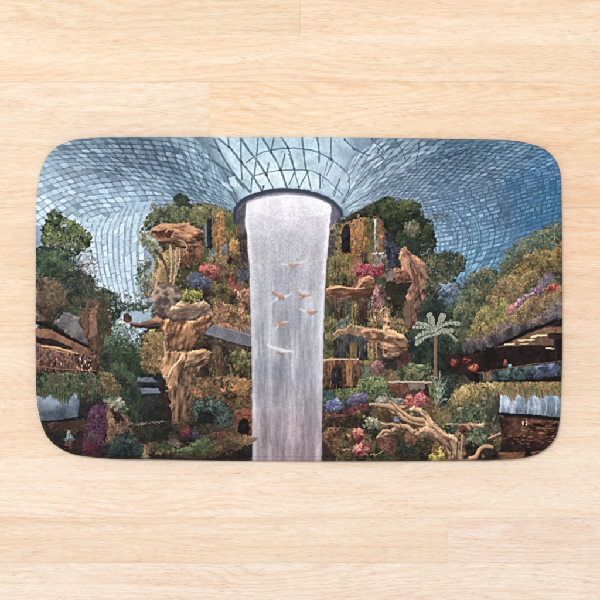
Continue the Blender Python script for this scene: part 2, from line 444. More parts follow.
RR = [[(343, 178), (352, 160), (372, 144), (400, 128), (432, 116), (465, 108), (500, 100)],
      [(343, 196), (362, 176), (388, 158), (418, 143), (450, 132), (480, 126), (515, 120)],
      [(345, 206), (374, 188), (404, 171), (436, 157), (470, 147), (512, 139), (555, 132)],
      [(350, 212), (384, 198), (414, 184), (448, 172), (485, 163), (526, 154), (572, 147)],
      [(360, 216), (395, 207), (425, 198), (458, 190), (495, 181), (532, 171), (574, 163)],
      [(370, 222), (400, 218), (432, 215), (464, 210), (500, 201), (536, 191), (574, 183)],
      [(380, 240), (410, 238), (442, 237), (472, 232), (507, 224), (540, 214), (574, 206)],
      [(390, 270), (416, 268), (442, 266), (470, 259), (504, 250), (538, 240), (574, 231)],
      [(390, 300), (415, 300), (438, 300), (460, 295), (490, 285), (528, 275), (574, 262)]]
def lift_right(x, y):
    v = 46
    if y > 200 and x < 500: v = 56
    if x > 505 and y > 160: v = 38
    return v
diagrid(RR[:3], 11, 8, pane_shift(lambda x, y: 56 if x < 420 else 44), shrink=0.86, seed=8)
diagrid(RR[2:5], 22, 9, pane_shift(lambda x, y: 52), shrink=0.80, seed=9)
lattice(RR[4:], 38, 6, pane_shift(lift_right), slant=-0.12, gap=(0.13, 0.19), jit=0.13, seed=10, merge=0.12, skip=0.03, stag=0.12, op=0.9)
dabs([(360, 200), (395, 175), (460, 145), (520, 142), (480, 170), (420, 190), (395, 205)], [(52, 76, 100), (60, 84, 108)], 260, (0.7, 1.3), 4.5, -30, 12, 0.6)
dabs([(350, 200), (375, 160), (420, 140), (440, 150), (400, 175)], [(176, 198, 214), (150, 176, 196)], 70, (0.9, 1.8), 5.0, -38, 8, 0.55)
dabs([(440, 145), (540, 142), (556, 170), (500, 175), (440, 180)], [(128, 164, 194), (46, 72, 98), (110, 146, 176)], 200, (0.7, 1.4), 4.0, -26, 10, 0.55)
for p in ([(520, 170), (533, 174), (541, 184), (543, 200), (540, 222)], [(500, 178), (511, 182), (520, 192), (523, 208), (518, 232)],
          [(541, 163), (551, 172), (555, 188), (554, 208), (550, 226)], [(484, 188), (496, 192), (508, 202), (508, 222), (500, 248), (490, 268)],
          [(455, 200), (468, 208), (478, 222), (481, 240), (474, 262), (462, 282)], [(446, 206), (458, 214), (467, 228), (470, 245), (462, 266)],
          [(470, 195), (486, 206), (494, 222), (494, 242), (486, 262), (474, 284)], [(432, 210), (446, 218), (456, 232), (458, 248)]):
    stroke(curve(p, 16), (54, 82, 108), 1.0, 0.8, op=0.7, jag=0.4)
for i in range(7):                                   # ribs rising to the right under the corner
    y = 186 + i * 8.5
    stroke(curve([(498, y + 18), (520, y + 9), (540, y), (560, y - 7)], 12), (44, 76, 106), 0.8, 0.7, op=0.55)
for p in ([(446, 139), (444, 150), (438, 162)], [(420, 139), (418, 152), (416, 168)], [(474, 140), (468, 150), (464, 158)], [(496, 141), (488, 152), (484, 162)],
          [(512, 141), (506, 150), (500, 158)], [(395, 139), (402, 150), (406, 160)], [(533, 146), (528, 154), (524, 160)]):
    stroke(p, (46, 70, 92), 1.3, 0.9, op=0.6, jag=1.0)

# ---- 2. the funnel of glass over the oculus
R([(214, 130), (224, 156), (232, 172), (234, 188), (240, 204), (262, 194), (290, 189), (318, 192), (340, 208), (352, 196), (349, 180), (338, 168), (352, 150), (346, 130)],
  [(158, 186, 202), (182, 208, 220), (200, 222, 232)], 7, jag=1.5, soft=5.0, op=0.9)
R([(240, 130), (345, 130), (342, 150), (300, 152), (262, 150), (244, 158)], [(156, 188, 206), (184, 210, 222)], 6, jag=2, soft=2.5, op=0.7)
R([(250, 176), (270, 170), (305, 170), (326, 182), (318, 191), (290, 188), (262, 193), (250, 196)], [(206, 224, 232), (218, 232, 238)], 6, jag=1, soft=2, op=0.7)
R([(318, 140), (345, 140), (352, 160), (342, 172), (350, 186), (344, 205), (330, 194), (322, 178), (334, 165), (326, 152)], [(140, 164, 186), (164, 186, 204), (182, 200, 216)], 6, jag=1.5, soft=2, op=0.8)
ridge = (78, 100, 118)
for p, w_ in (([(214, 139), (222, 155), (234, 174), (250, 192)], 2.2), ([(219, 139), (232, 150), (241, 162), (252, 175), (262, 191)], 2.2),
              ([(241, 139), (250, 152), (258, 162), (267, 176)], 2.6), ([(228, 137), (229, 146), (232, 150)], 1.6), ([(241, 137), (241, 160), (242, 180)], 1.8),
              ([(262, 137), (271, 152), (280, 168), (287, 188)], 2.2), ([(258, 137), (257, 152), (254, 178)], 1.5), ([(274, 137), (271, 152)], 1.7),
              ([(281, 137), (288, 148), (293, 163)], 1.9), ([(285, 154), (281, 170)], 1.6), ([(289, 154), (294.5, 169)], 1.6), ([(295, 171), (289, 185)], 1.3), ([(302, 137), (304, 155), (306, 170)], 2.0),
              ([(317, 137), (319, 150), (319, 162)], 2.0), ([(331, 137), (331, 158)], 1.5), ([(269, 163), (267, 176), (274, 189)], 1.6), ([(294.5, 171), (299, 188)], 1.1), ([(344, 202), (362, 180), (382, 164), (402, 152)], 1.2), ([(346, 208), (370, 193), (396, 181)], 1.1), ([(333, 194), (340, 178)], 1.0), ([(326, 176), (334, 160)], 1.0), ([(347, 196), (366, 172), (384, 158)], 1.0),
              ([(252, 176), (251, 192)], 1.4), ([(264, 186), (262, 192)], 1.3), ([(307.5, 172), (299, 188)], 1.3), ([(307.5, 172), (311, 189)], 1.4), ([(320, 174), (320, 188)], 1.8),
              ([(246, 163), (258, 154), (272, 150), (288, 148), (303, 149), (318, 152), (332, 160)], 1.5),
              ([(254, 176), (268, 172), (282, 170), (293, 170), (306, 170), (318, 173), (333, 185), (343, 195)], 1.2),
              ([(213, 160), (218, 165), (230, 172), (244, 188)], 2.0), ([(210, 145), (219, 150)], 2.0), ([(206, 158), (222, 168), (238, 200)], 1.6), ([(216, 180), (228, 190), (236, 202)], 2.2),
              ([(344, 139), (355, 149), (370, 156)], 1.5), ([(350, 175), (360, 158), (372, 146)], 1.2), ([(348, 182), (349, 176), (340, 166), (330, 160)], 1.2),
              ([(334, 196), (340, 180)], 1.1), ([(342, 203), (349, 190), (349, 180)], 1.3), ([(331, 150), (326, 168), (322, 184)], 0.7), ([(362, 166), (383, 152), (372, 140)], 1.4)):
    stroke(curve(p, 10) if len(p) > 2 else p, ridge, w_ * 0.95, w_ * 0.9, op=0.8, jag=0.25)
for x, y, s in ((219.5, 151, 3), (229, 147, 2.6), (241.5, 162, 3.4), (271, 152, 3.0), (288, 148, 3.2), (266.5, 175, 3.2), (281, 170, 2.6), (294.5, 169, 2.6), (307.5, 171, 2.6),
                (320.5, 175, 2.4), (331.5, 159, 2.4), (319, 152, 2.4), (252, 179, 2.4), (263.5, 187, 2.2), (299, 187, 2.2), (354, 149, 2.6), (345, 140, 2.4), (379, 150, 2.6), (372, 139, 2.6), (383, 158, 2.2), (362, 166, 2.0), (234, 175, 2.6)):
    stroke([(x - .4, y - .4), (x + .5, y + .5)], (62, 82, 100), s * 0.85, s * 0.6, op=0.85)
R([(221, 184), (226, 182), (233, 191), (230, 191)], (202, 220, 232), 4, jag=0.5, op=0.7)
R([(228, 178), (235, 176), (237, 188), (231, 186)], (206, 222, 234), 4, jag=0.5, op=0.8)

for k in range(26):
    t_ = k / 25.0; rr = random.Random(k)
    x_ = 214 + 140 * t_; y_ = 140 + rr.uniform(0, 44)
    if y_ > 186 - 0: continue
    q_ = [(x_, y_), (x_ + rr.uniform(3, 9), y_ + rr.uniform(-2, 3)), (x_ + rr.uniform(3, 10), y_ + rr.uniform(5, 12)), (x_ - rr.uniform(0, 3), y_ + rr.uniform(5, 10))]
    R(q_, [(190, 212, 224), (206, 224, 232)], 4, jag=0.3, soft=0.5, op=0.22 if x_ > 238 else 0.0)
ROOF = CV.copy()
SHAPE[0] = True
ROOF0 = ROOF.copy()
R([(30, 330), (80, 318), (120, 344), (146, 330), (180, 300), (440, 300), (462, 345), (500, 320), (575, 300), (575, 475), (30, 475)], [(34, 32, 32), (50, 48, 42)], 4, jag=1)
# ---- 3. the rock wall behind, with plants
R([(166, 208), (180, 203), (205, 203), (226, 208), (237, 216), (244, 210), (256, 300), (256, 462), (135, 462), (140, 380), (150, 340), (152, 300), (160, 262), (160, 230)], [(48, 48, 40), (84, 82, 60), (110, 98, 72)], 4, jag=2)
R([(322, 240), (338, 222), (384, 197), (392, 204), (410, 210), (432, 250), (470, 300), (480, 340), (470, 462), (322, 462)], [(38, 42, 36), (66, 72, 54), (92, 84, 62)], 4, jag=1.5)

# left trees and building
FOL = [(30, 42, 36), (48, 66, 46), (76, 98, 62), (112, 132, 84)]
R([(36, 250), (43, 240), (44, 222), (49, 213), (56, 210), (62, 217), (71, 223), (80, 226), (90, 234), (92, 242), (86, 250), (79, 256), (86, 272), (97, 286), (108, 290), (120, 300), (126, 306), (112, 330), (90, 330), (36, 330)],
  [(38, 54, 50), (56, 74, 62), (80, 98, 74)], 3.4, jag=3.2, js=4)
R([(43, 240), (44, 222), (49, 213), (56, 210), (62, 217), (71, 223), (80, 226), (90, 234), (92, 242), (84, 250), (70, 248), (58, 247), (46, 240)], FOL + [(128, 140, 80)], 2.2, jag=2.6, gain=3.2)
dabs([(43, 238), (46, 218), (56, 210), (68, 222), (90, 236), (86, 250), (60, 246)], [(92, 118, 62), (120, 140, 80), (58, 82, 50), (144, 152, 92), (70, 96, 62), (44, 62, 44)], 340, (0.9, 2.0), 1.5, 0, 90, 0.75)
dabs([(46, 242), (70, 240), (92, 250), (98, 272), (84, 276), (60, 260)], [(168, 176, 196), (140, 150, 168), (186, 204, 216), (52, 72, 52), (80, 104, 66)], 170, (0.9, 2.2), 1.6, 10, 50, 0.8)
dabs([(70, 262), (96, 256), (102, 276), (88, 272)], [(170, 176, 192), (140, 132, 136), (106, 98, 92), (186, 198, 210)], 90, (0.8, 1.8), 2.0, 10, 50, 0.8)
R([(37, 250), (66, 250), (74, 266), (62, 282), (38, 286)], [(36, 56, 50), (60, 84, 62), (84, 106, 76)], 2.5, jag=3)
R([(36, 278), (46, 276), (60, 280), (68, 292), (66, 304), (56, 312), (52, 326), (36, 322)], [(66, 58, 50), (98, 84, 66), (120, 106, 86)], 3.0, st=2, ang=60, jag=2)
R([(70, 276), (86, 270), (98, 288), (112, 292), (124, 304), (112, 318), (92, 316), (78, 306), (68, 304)], [(36, 50, 52), (56, 68, 62), (84, 84, 66)], 2.6, jag=3)
dabs([(70, 272), (90, 270), (112, 292), (128, 304), (112, 312), (86, 306)], [(36, 52, 50), (96, 96, 72), (120, 112, 84), (54, 74, 60)], 240, (0.8, 2.0), 1.6, 0, 90, 0.7)
R([(118, 303), (150, 303), (152, 307), (135, 311), (116, 309)], [(54, 72, 60), (80, 98, 80)], 2, jag=2)
dabs([(112, 292), (132, 290), (152, 300), (150, 312), (112, 316)], [(62, 82, 66), (90, 110, 90), (150, 172, 184), (70, 92, 74)], 110, (0.8, 1.9), 2.0, 5, 50, 0.7)
R([(53, 323), (58, 318), (68, 312), (78, 316), (86, 330), (88, 345), (78, 342)], [(98, 98, 102), (118, 118, 122), (134, 132, 132)], 5, jag=1.2)
R([(82, 308), (90, 300), (110, 306), (110, 370), (104, 376), (96, 362), (86, 340), (78, 318)], [(70, 54, 44), (96, 74, 56), (122, 88, 68)], 2.2, st=3, ang=90, jag=2)
R([(90, 308), (96, 308), (97, 334), (89, 338)], [(134, 96, 78), (152, 114, 94)], 2, st=3, ang=90, jag=0.8)
R([(98, 300), (110, 300), (110, 345), (104, 350), (98, 330)], [(58, 60, 46), (84, 80, 58)], 2, jag=1.6)
R([(36, 328), (56, 330), (86, 345), (92, 352), (86, 358), (66, 354), (36, 346)], [(128, 86, 66), (164, 116, 88)], 4, jag=0.6)
R([(36, 337), (52, 339), (64, 344), (73, 348), (68, 351), (54, 346), (36, 343)], [(34, 28, 32), (54, 40, 38)], 3, jag=0.8)
stroke([(34, 322), (46, 325), (66, 336), (88, 347)], (32, 24, 26), 3.4, 2.6, jag=0.5)
R([(36, 347), (60, 350), (96, 356), (97, 376), (36, 376)], [(52, 34, 36), (100, 64, 54), (146, 98, 76), (84, 66, 66)], 2.0, st=2, ang=90, jag=0.6, gain=3)
stroke([(42, 346), (56, 347.5), (66, 350), (78, 354)], (226, 176, 116), 1.8, 1.2, jag=0.5)
stroke([(50, 349), (62, 352), (72, 354)], (206, 150, 96), 1.1, 0.8)
dabs([(38, 352), (96, 356), (96, 374), (38, 370)], [(186, 140, 116), (206, 176, 160), (40, 28, 32), (140, 88, 70), (96, 100, 124)], 90, (0.9, 2.2), 1.8, 90, 20, 0.75)
for p in ((80, 358), (85, 361), (89, 370), (91, 368), (82, 369), (77, 367)): stroke([p, (p[0] + .6, p[1] + 1.8)], (226, 196, 178), 1.6, 1.2, op=0.85)
stroke([(36, 366), (60, 369), (96, 371)], (186, 124, 100), 0.9, 0.9, op=0.8)
for x in (42, 52, 63, 70, 78, 92): stroke([(x, 368), (x, 380)], (126, 84, 66), 1.1, 1.0, op=0.7)
R([(104, 340), (116, 334), (128, 340), (142, 352), (144, 400), (150, 440), (104, 430), (100, 372)], [(34, 46, 46), (54, 70, 56), (74, 96, 66)], 3.2, jag=2.4)
R([(112, 322), (130, 318), (140, 330), (142, 350), (130, 348), (114, 340)], [(140, 166, 180), (92, 122, 104), (72, 100, 70), (176, 200, 214)], 2.4, jag=2.4, gain=3.2)
R([(112, 334), (124, 338), (139, 352), (138, 366), (110, 362)], [(42, 64, 46), (66, 88, 60), (50, 68, 50)], 2.6, jag=2.0, op=0.85)
for p in ([(111, 345), (112, 330), (118, 310)], [(128, 300), (126, 318), (128, 340)]): stroke(p, (60, 76, 70), 0.9, 0.7, op=0.5)
R([(36, 374), (60, 372), (98, 374), (104, 370), (112, 374), (120, 384), (118, 396), (108, 402), (96, 400), (84, 398), (70, 396), (64, 404), (58, 396), (36, 394)],
  [(40, 54, 46), (66, 84, 62), (98, 104, 76), (76, 76, 58)], 2.4, st=1.5, ang=90, jag=2.4, gain=3)
dabs([(36, 376), (100, 374), (118, 386), (100, 400), (66, 400), (38, 392)], [(48, 64, 50), (92, 104, 78), (120, 110, 84), (140, 152, 130), (74, 92, 64)], 240, (0.8, 1.8), 1.8, 90, 50, 0.7)
R([(98, 372), (108, 372), (122, 386), (118, 398), (106, 396)], [(96, 86, 54), (132, 112, 70), (84, 82, 56)], 2.4, jag=2)
R([(78, 396), (90, 398), (104, 402), (96, 412), (92, 420), (78, 420)], [(34, 38, 44), (56, 54, 54)], 3, jag=2)
R([(35, 391), (80, 391), (78, 418), (60, 420), (40, 422)], [(96, 122, 150), (118, 146, 174), (140, 164, 188)], 5, jag=0.7)
for k in range(120):
    x_ = 36 + 46 * ((k * 0.618) % 1); n_ = float(vn(np.array([x_ / 6.0]), np.array([9.0]), 67)[0]); l_ = 1.5 + 12 * n_ ** 1.7 * (0.4 + ((k * 0.37) % 1))
    stroke([(x_, 388), (x_ + 0.4, 391 + l_)], [(60, 80, 58), (84, 98, 70), (46, 62, 48), (104, 104, 74)][k % 4], 1.6, 0.7, op=0.8)
stroke([(40, 422), (60, 421), (84, 416)], (26, 22, 26), 1.8, 1.2)
R([(41, 424), (84, 419), (92, 424), (92, 456), (66, 452), (50, 440)], [(36, 28, 32), (62, 44, 42), (86, 60, 50)], 4, jag=1)
R([(52, 424), (84, 420), (90, 430), (70, 434), (56, 436)], [(78, 56, 46), (98, 72, 56)], 4, jag=1.4)
R([(48, 430), (64, 432), (66, 450), (60, 452), (48, 440)], (40, 36, 36), 4, jag=1)
R([(66.5, 432), (69.5, 431), (72.6, 436), (72.4, 441), (68, 443), (65.5, 441)], [(120, 160, 164), (176, 206, 206), (110, 140, 150)], 1.5, jag=0.4)
R([(65, 442), (72, 443), (72, 449), (65, 447)], [(110, 62, 42), (156, 94, 60)], 2, jag=0.5)
R([(88, 410), (94, 404), (100, 402), (106, 408), (109, 424), (108, 440), (100, 456), (84, 456), (80, 446), (86, 430)], [(62, 36, 52), (94, 54, 84), (118, 72, 112), (84, 40, 62)], 1.8, st=1.6, ang=90, jag=1.8, gain=3)
dabs([(88, 410), (100, 403), (108, 420), (104, 444), (90, 440)], [(122, 76, 118), (102, 58, 96), (78, 40, 68), (138, 98, 132)], 240, (0.7, 1.4), 1.4, 90, 60, 0.75)
R([(82, 440), (102, 440), (100, 458), (82, 456)], [(92, 34, 50), (120, 44, 66), (70, 34, 44)], 2, st=2, ang=90, jag=1.6, op=0.85)
R([(88, 432), (94, 430), (96, 440), (90, 442)], (116, 92, 110), 2, jag=1, op=0.7)
R([(104, 404), (118, 406), (130, 418), (136, 432), (128, 440), (110, 450), (106, 440), (108, 420)], [(84, 58, 44), (132, 98, 72), (166, 126, 94)], 2.2, st=3, ang=60, jag=1.2, gain=3)
for p in ([(108, 410), (116, 424), (114, 440)], [(116, 408), (124, 418), (132, 432)], [(106, 428), (110, 440), (108, 446)]): stroke(curve(p, 8), (186, 146, 110), 1.4, 0.9, op=0.8)
R([(112, 408), (120, 412), (124, 420), (116, 422)], (60, 40, 38), 3, jag=1)
R([(102, 400), (110, 396), (122, 398), (128, 410), (124, 416), (112, 408)], [(72, 90, 82), (112, 128, 112), (150, 152, 132)], 2, jag=1.6, gain=3)
R([(108, 442), (118, 434), (128, 430), (140, 440), (146, 448), (142, 458), (104, 456)], [(28, 46, 46), (46, 68, 66), (72, 98, 90)], 2.2, jag=1.6, gain=3)
dabs([(110, 438), (130, 430), (144, 446), (140, 457), (108, 455)], [(84, 112, 102), (38, 62, 60), (60, 86, 80), (30, 46, 46)], 190, (0.7, 1.5), 1.5, 0, 90, 0.7)
R([(141, 440), (148, 442), (154, 448), (155, 459), (142, 459), (144, 450)], [(110, 84, 66), (158, 128, 102), (182, 156, 128)], 1.6, st=3, ang=70, jag=0.8)
R([(132, 432), (146, 438), (150, 444), (140, 444)], [(96, 66, 50), (70, 48, 42)], 2, jag=1)

# far steps beyond the tree
R([(140, 372), (168, 372), (172, 440), (140, 440), (142, 420)], [(32, 38, 40), (52, 60, 56)], 3, jag=1.5)
R([(137, 378), (152, 377), (157, 382), (136, 382)], [(92, 104, 122), (112, 124, 142)], 3, jag=0.5)
R([(138, 383), (162, 383), (164, 388), (140, 388)], (34, 36, 42), 3, jag=0.4)
R([(140, 388), (158, 388), (161, 393), (142, 394)], [(96, 110, 132), (118, 132, 154)], 3, jag=0.5)
stroke([(128, 424), (148, 423), (168, 421)], (140, 132, 126), 2.2, 1.6)
R([(128, 426), (168, 424), (170, 440), (140, 442)], [(38, 40, 36), (60, 64, 50)], 2.4, jag=1)
dabs([(140, 394), (168, 394), (168, 420), (142, 420)], [(60, 74, 78), (40, 46, 48), (78, 92, 92)], 60, (1, 2.2), 1.5, 90, 40, 0.6)

# rock tower on the left
R([(144, 222), (150, 212), (158, 207), (168, 204), (178, 204), (190, 208), (200, 206), (206, 226), (180, 226), (152, 230), (140, 232)], [(62, 74, 58), (92, 104, 76), (116, 126, 92)], 2.2, jag=2.8, gain=3)
dabs([(150, 204), (180, 204), (206, 210), (204, 226), (150, 228)], [(70, 90, 60), (110, 122, 84), (52, 66, 56), (150, 130, 90)], 180, (0.8, 2.0), 1.5, 0, 90, 0.75)
R([(173, 202), (174, 196), (180, 194), (187, 195), (190, 202), (186, 206), (178, 206)], [(44, 60, 52), (66, 84, 62)], 2, jag=1.6)
stroke([(180, 204), (180, 216)], (74, 76, 66), 1.4)
R([(141, 232), (154, 232), (160, 244), (164, 262), (156, 262), (148, 250), (140, 244)], [(86, 96, 70), (120, 122, 84), (140, 156, 150)], 2, jag=2)
R([(140, 262), (150, 258), (152, 278), (148, 300), (138, 296), (136, 280)], [(84, 98, 82), (114, 124, 98), (150, 168, 172)], 2, jag=2.6, gain=3.2)
R([(155, 262), (164, 250), (182, 250), (180, 264), (178, 286), (168, 284), (156, 300), (149, 296), (150, 280)], [(102, 76, 52), (146, 116, 76), (176, 146, 104), (128, 118, 66)], 2.2, st=3, ang=80, jag=1.6, gain=3)
R([(178, 250), (204, 244), (204, 262), (196, 275), (184, 272), (178, 262)], [(80, 50, 38), (122, 78, 54), (148, 100, 68)], 2.4, jag=1.4)
dabs([(182, 250), (196, 246), (198, 262), (184, 264)], [(178, 84, 60), (150, 96, 70), (90, 100, 60)], 40, (1.5, 3), 1.2, 0, 90, 0.6)
R([(178, 268), (200, 262), (206, 280), (200, 290), (182, 290), (177, 282)], [(40, 42, 32), (66, 70, 46), (88, 84, 56)], 2.4, jag=1.4)
HARD[0] = True
R([(152, 232), (154, 226.5), (164, 223.5), (176, 224.5), (186, 222.5), (192, 227), (202, 231), (204, 238), (200, 246), (190, 251), (181, 248), (170, 243), (160, 243), (155, 239)],
  [(88, 52, 38), (146, 94, 64), (190, 134, 92)], 2.4, st=2, ang=10, jag=0.9, gain=2.8)
stroke(curve([(153, 229), (163, 224.5), (176, 226), (186, 224), (194, 228), (203, 232)], 20), (196, 158, 124), 2.4, 1.8, op=0.85, jag=0.7)
R([(154, 232), (166, 229), (174, 231), (170, 238), (158, 237)], [(78, 34, 30), (106, 52, 40)], 2, jag=1, op=0.85)
stroke([(166, 232), (169, 228), (171, 231)], (200, 150, 116), 1.6, 1.0)
stroke(curve([(179, 240), (184, 242), (187, 247), (185, 250)], 8), (176, 148, 122), 1.6, 1.2)
for x, a, b, c, wd in ((170, 246, 170, 282, 2.0), (176, 248, 173, 284, 1.6), (164, 256, 168, 284, 1.4), (160, 262, 156, 288, 1.2), (180, 250, 176, 276, 1.2), (158, 270, 152, 296, 1.6)):
    stroke(curve([(x, a), ((x + b) / 2 + 1.2, (a + c) / 2), (b, c)], 8), (206, 174, 136), wd, wd * 0.6, op=0.75, jag=0.7)
stroke(curve([(155, 250), (162, 258), (167, 270), (168, 284)], 8), (92, 66, 48), 2.4, 1.4, op=0.8)
dabs([(158, 276), (166, 270), (164, 290), (156, 298)], [(172, 160, 62), (150, 138, 60)], 30, (1.2, 2.4), 2, 80, 20, 0.7)
# end knob and bough
R([(130, 323), (140, 323), (149, 320), (156, 317), (164, 318), (164, 328), (150, 328.5), (136, 327), (131, 326)], [(78, 58, 50), (116, 86, 70), (140, 106, 86)], 2, st=3, ang=0, jag=0.5)
stroke([(130, 321), (134, 324), (148, 321), (156, 317)], (156, 120, 98), 1.0, 1.0, op=0.6)
R([(123, 316), (128, 313.5), (132, 317), (131, 322), (126, 324), (123, 320)], [(70, 50, 44), (112, 84, 70)], 2, jag=0.6)
stroke(curve([(122.8, 316), (123, 321), (127, 324)], 8), (214, 212, 206), 1.3, 1.0)
# boulders
R([(152, 292), (158, 286), (168, 282), (178, 287), (182, 298), (176, 306), (170, 312), (169, 320), (162, 320), (155, 314), (152, 303)], [(92, 78, 70), (138, 118, 104), (170, 152, 134)], 2.8, st=1.6, ang=50, jag=1.0, gain=3)
stroke(curve([(156, 296), (164, 290), (174, 288)], 8), (184, 166, 146), 2, 1.2, op=0.5)
R([(163, 320), (172, 318), (190, 320), (212, 314), (209, 326), (203, 334), (196, 344), (190, 354), (180, 352), (168, 352), (166, 336), (160, 328)], [(104, 62, 40), (156, 100, 64), (194, 136, 90)], 2.6, st=1.6, ang=110, jag=1.0, gain=3)
R([(166, 315), (171, 306), (180, 301), (192, 304), (204, 300), (210, 306), (213, 316), (204, 314), (196, 320), (184, 321), (172, 322)], [(124, 102, 84), (172, 146, 122), (200, 176, 150)], 3, st=2, ang=-10, jag=0.9, gain=2.8)
R([(178, 314), (190, 311), (200, 312), (194, 317), (180, 319)], [(104, 82, 70), (128, 104, 88)], 2.4, jag=0.9, op=0.7)
stroke(curve([(182, 330), (190, 332), (188, 342), (184, 352)], 8), (196, 108, 68), 2.2, 2.6, op=0.5, jag=0.8)
stroke(curve([(166, 318), (165, 330), (167, 346)], 8), (196, 152, 112), 1.2, 0.8, op=0.6)
HARD[0] = False
# hanging garden left of the tower
R([(142, 334), (152, 328), (162, 332), (168, 346), (168, 360), (160, 374), (148, 374), (140, 366)], [(90, 82, 48), (140, 112, 70), (178, 130, 78), (128, 126, 78)], 2, jag=2.6, gain=3.2)
dabs([(142, 334), (164, 334), (168, 360), (156, 374), (142, 368)], [(190, 140, 84), (110, 116, 66), (150, 96, 60), (176, 168, 120), (150, 136, 110)], 190, (0.8, 1.9), 1.5, 90, 60, 0.75)
HARD[0] = True
# trunk of the tower
R([(166, 350), (190, 352), (202, 349), (213, 352), (206, 364), (196, 374), (194, 388), (190, 398), (192, 424), (172, 426), (171, 404), (167, 384), (161, 372)], [(88, 62, 44), (140, 102, 70), (182, 138, 96)], 2.4, st=3, ang=95, jag=1.2, gain=2.8)
R([(188, 352), (202, 349), (214, 352), (207, 362), (196, 368), (184, 368)], [(122, 94, 68), (160, 126, 90), (184, 146, 106)], 2.2, st=2, ang=-30, jag=1)
stroke(curve([(168, 377), (172, 368), (178, 362), (183, 354)], 10), (232, 200, 164), 1.6, 2.2, jag=0.4)
stroke(curve([(164, 342), (165, 356), (160, 370)], 10), (206, 166, 122), 1.6, 1.0, op=0.8)
stroke(curve([(176, 402), (175, 414), (178, 424)], 8), (176, 130, 96), 3, 2, op=0.5, jag=0.8)
HARD[0] = False
R([(160, 372), (168, 382), (170, 400), (168, 424), (162, 420), (160, 400)], [(40, 32, 28), (66, 50, 40)], 2, jag=1.2)
R([(192, 372), (204, 362), (212, 362), (214, 376), (200, 384), (194, 392)], [(46, 42, 34), (70, 60, 44)], 2.2, jag=1.6)

# wall of plants between tower and water
R([(182, 208), (206, 205), (226, 208), (237, 216), (240, 226), (224, 228), (206, 246), (200, 232), (188, 222)], [(64, 80, 54), (92, 108, 70), (116, 118, 78)], 2.2, jag=1.6, gain=3)
R([(211, 211), (224, 211), (225, 230), (222, 248), (212, 248)], [(112, 100, 84), (150, 112, 70), (190, 124, 60)], 2.0, jag=1.2, gain=3)
R([(224, 210), (236, 217), (238, 236), (230, 250), (225, 240)], [(66, 82, 50), (96, 110, 62), (124, 122, 70)], 2, jag=1.2, gain=3)
R([(214, 232), (224, 226), (226, 246), (216, 250)], [(176, 112, 52), (206, 138, 70), (150, 110, 60)], 1.8, jag=1.2, gain=3)
R([(230, 238), (238, 240), (240, 256), (233, 258), (229, 248)], [(170, 126, 50), (204, 152, 64), (130, 110, 60)], 1.8, jag=0.8, gain=3)
HARD[0] = True
R([(207.5, 220), (211, 219), (211.5, 248), (207.5, 248)], (32, 46, 58), 3, jag=0.3)
stroke([(205.5, 224), (206.3, 246)], (120, 138, 148), 1.6, 1.6, op=0.8)
HARD[0] = False
R([(208, 249), (215, 248), (218, 256), (216, 262), (208, 260)], [(102, 126, 126), (136, 156, 156)], 2, jag=1.2)
R([(203, 246), (208, 250), (208, 262), (202, 262)], [(76, 96, 56), (96, 116, 66)], 2, jag=1)
R([(220, 246), (226, 244), (228, 254), (222, 256)], [(90, 96, 110), (128, 134, 150)], 2, jag=1.2)
R([(236, 202), (243, 206), (246, 226), (249, 256), (250, 272), (238, 264), (238, 226)], [(62, 54, 54), (96, 84, 80), (124, 108, 100)], 2.4, st=2, ang=90, jag=0.8)
R([(238, 236), (243, 234), (244, 252), (239, 252)], (50, 44, 46), 3, jag=0.6)
R([(216, 256), (238, 254), (240, 272), (230, 286), (214, 284), (206, 262)], [(62, 60, 42), (104, 92, 60), (140, 112, 74)], 2, jag=1.6, gain=3)
R([(227, 257), (231, 254.5), (233, 260), (230, 265), (227, 262)], (42, 36, 36), 2, jag=0.5)
R([(199, 266), (206, 263), (218, 266), (220, 272), (216, 278), (208, 277), (202, 273)], [(122, 44, 52), (168, 64, 72), (200, 96, 96)], 1.5, jag=1.2, gain=3)
R([(236, 270), (247, 268), (247, 280), (238, 282)], [(72, 76, 94), (96, 100, 120)], 2, jag=1)
R([(186, 278), (190, 271), (198, 272), (202, 277), (209, 278), (211, 284), (208, 290), (200, 290), (192, 287)], [(66, 80, 108), (98, 106, 138), (126, 130, 160)], 1.5, jag=0.6, gain=3)
R([(187, 277), (191, 271.5), (198, 272.5), (201, 276), (194, 279), (190, 282)], [(54, 74, 98), (78, 98, 124)], 1.8, jag=0.5, op=0.7)
R([(201, 291), (208, 290), (209, 302), (213, 312), (206, 306), (202, 300)], [(44, 34, 30), (70, 54, 46)], 2, jag=0.6)
R([(180, 297), (186, 287), (194, 289), (203, 291), (202, 299), (190, 302), (182, 301)], [(96, 98, 46), (148, 148, 66), (186, 180, 92)], 1.5, jag=1.4, gain=3)
R([(215, 284), (228, 282), (234, 292), (230, 304), (216, 306)], [(54, 54, 34), (86, 86, 52), (116, 104, 64)], 2, jag=1.4, gain=3)
R([(227, 277), (234, 276), (240, 284), (246, 290), (248, 300), (238, 298), (230, 290)], [(112, 40, 44), (156, 60, 60), (130, 84, 70)], 1.7, jag=1.4, gain=3)
R([(234, 290), (249, 288), (251, 314), (240, 310)], [(118, 66, 56), (156, 100, 84), (186, 136, 104)], 1.8, jag=1.4, gain=3)
R([(214, 300), (226, 302), (240, 308), (250, 312), (251, 330), (240, 330), (226, 326), (213, 322)], [(108, 74, 54), (158, 112, 76), (186, 148, 100), (112, 106, 64)], 2, jag=1, gain=3)
R([(214, 300), (222, 298), (226, 316), (222, 322), (215, 322)], [(136, 98, 74), (176, 132, 98)], 2.4, jag=0.8)
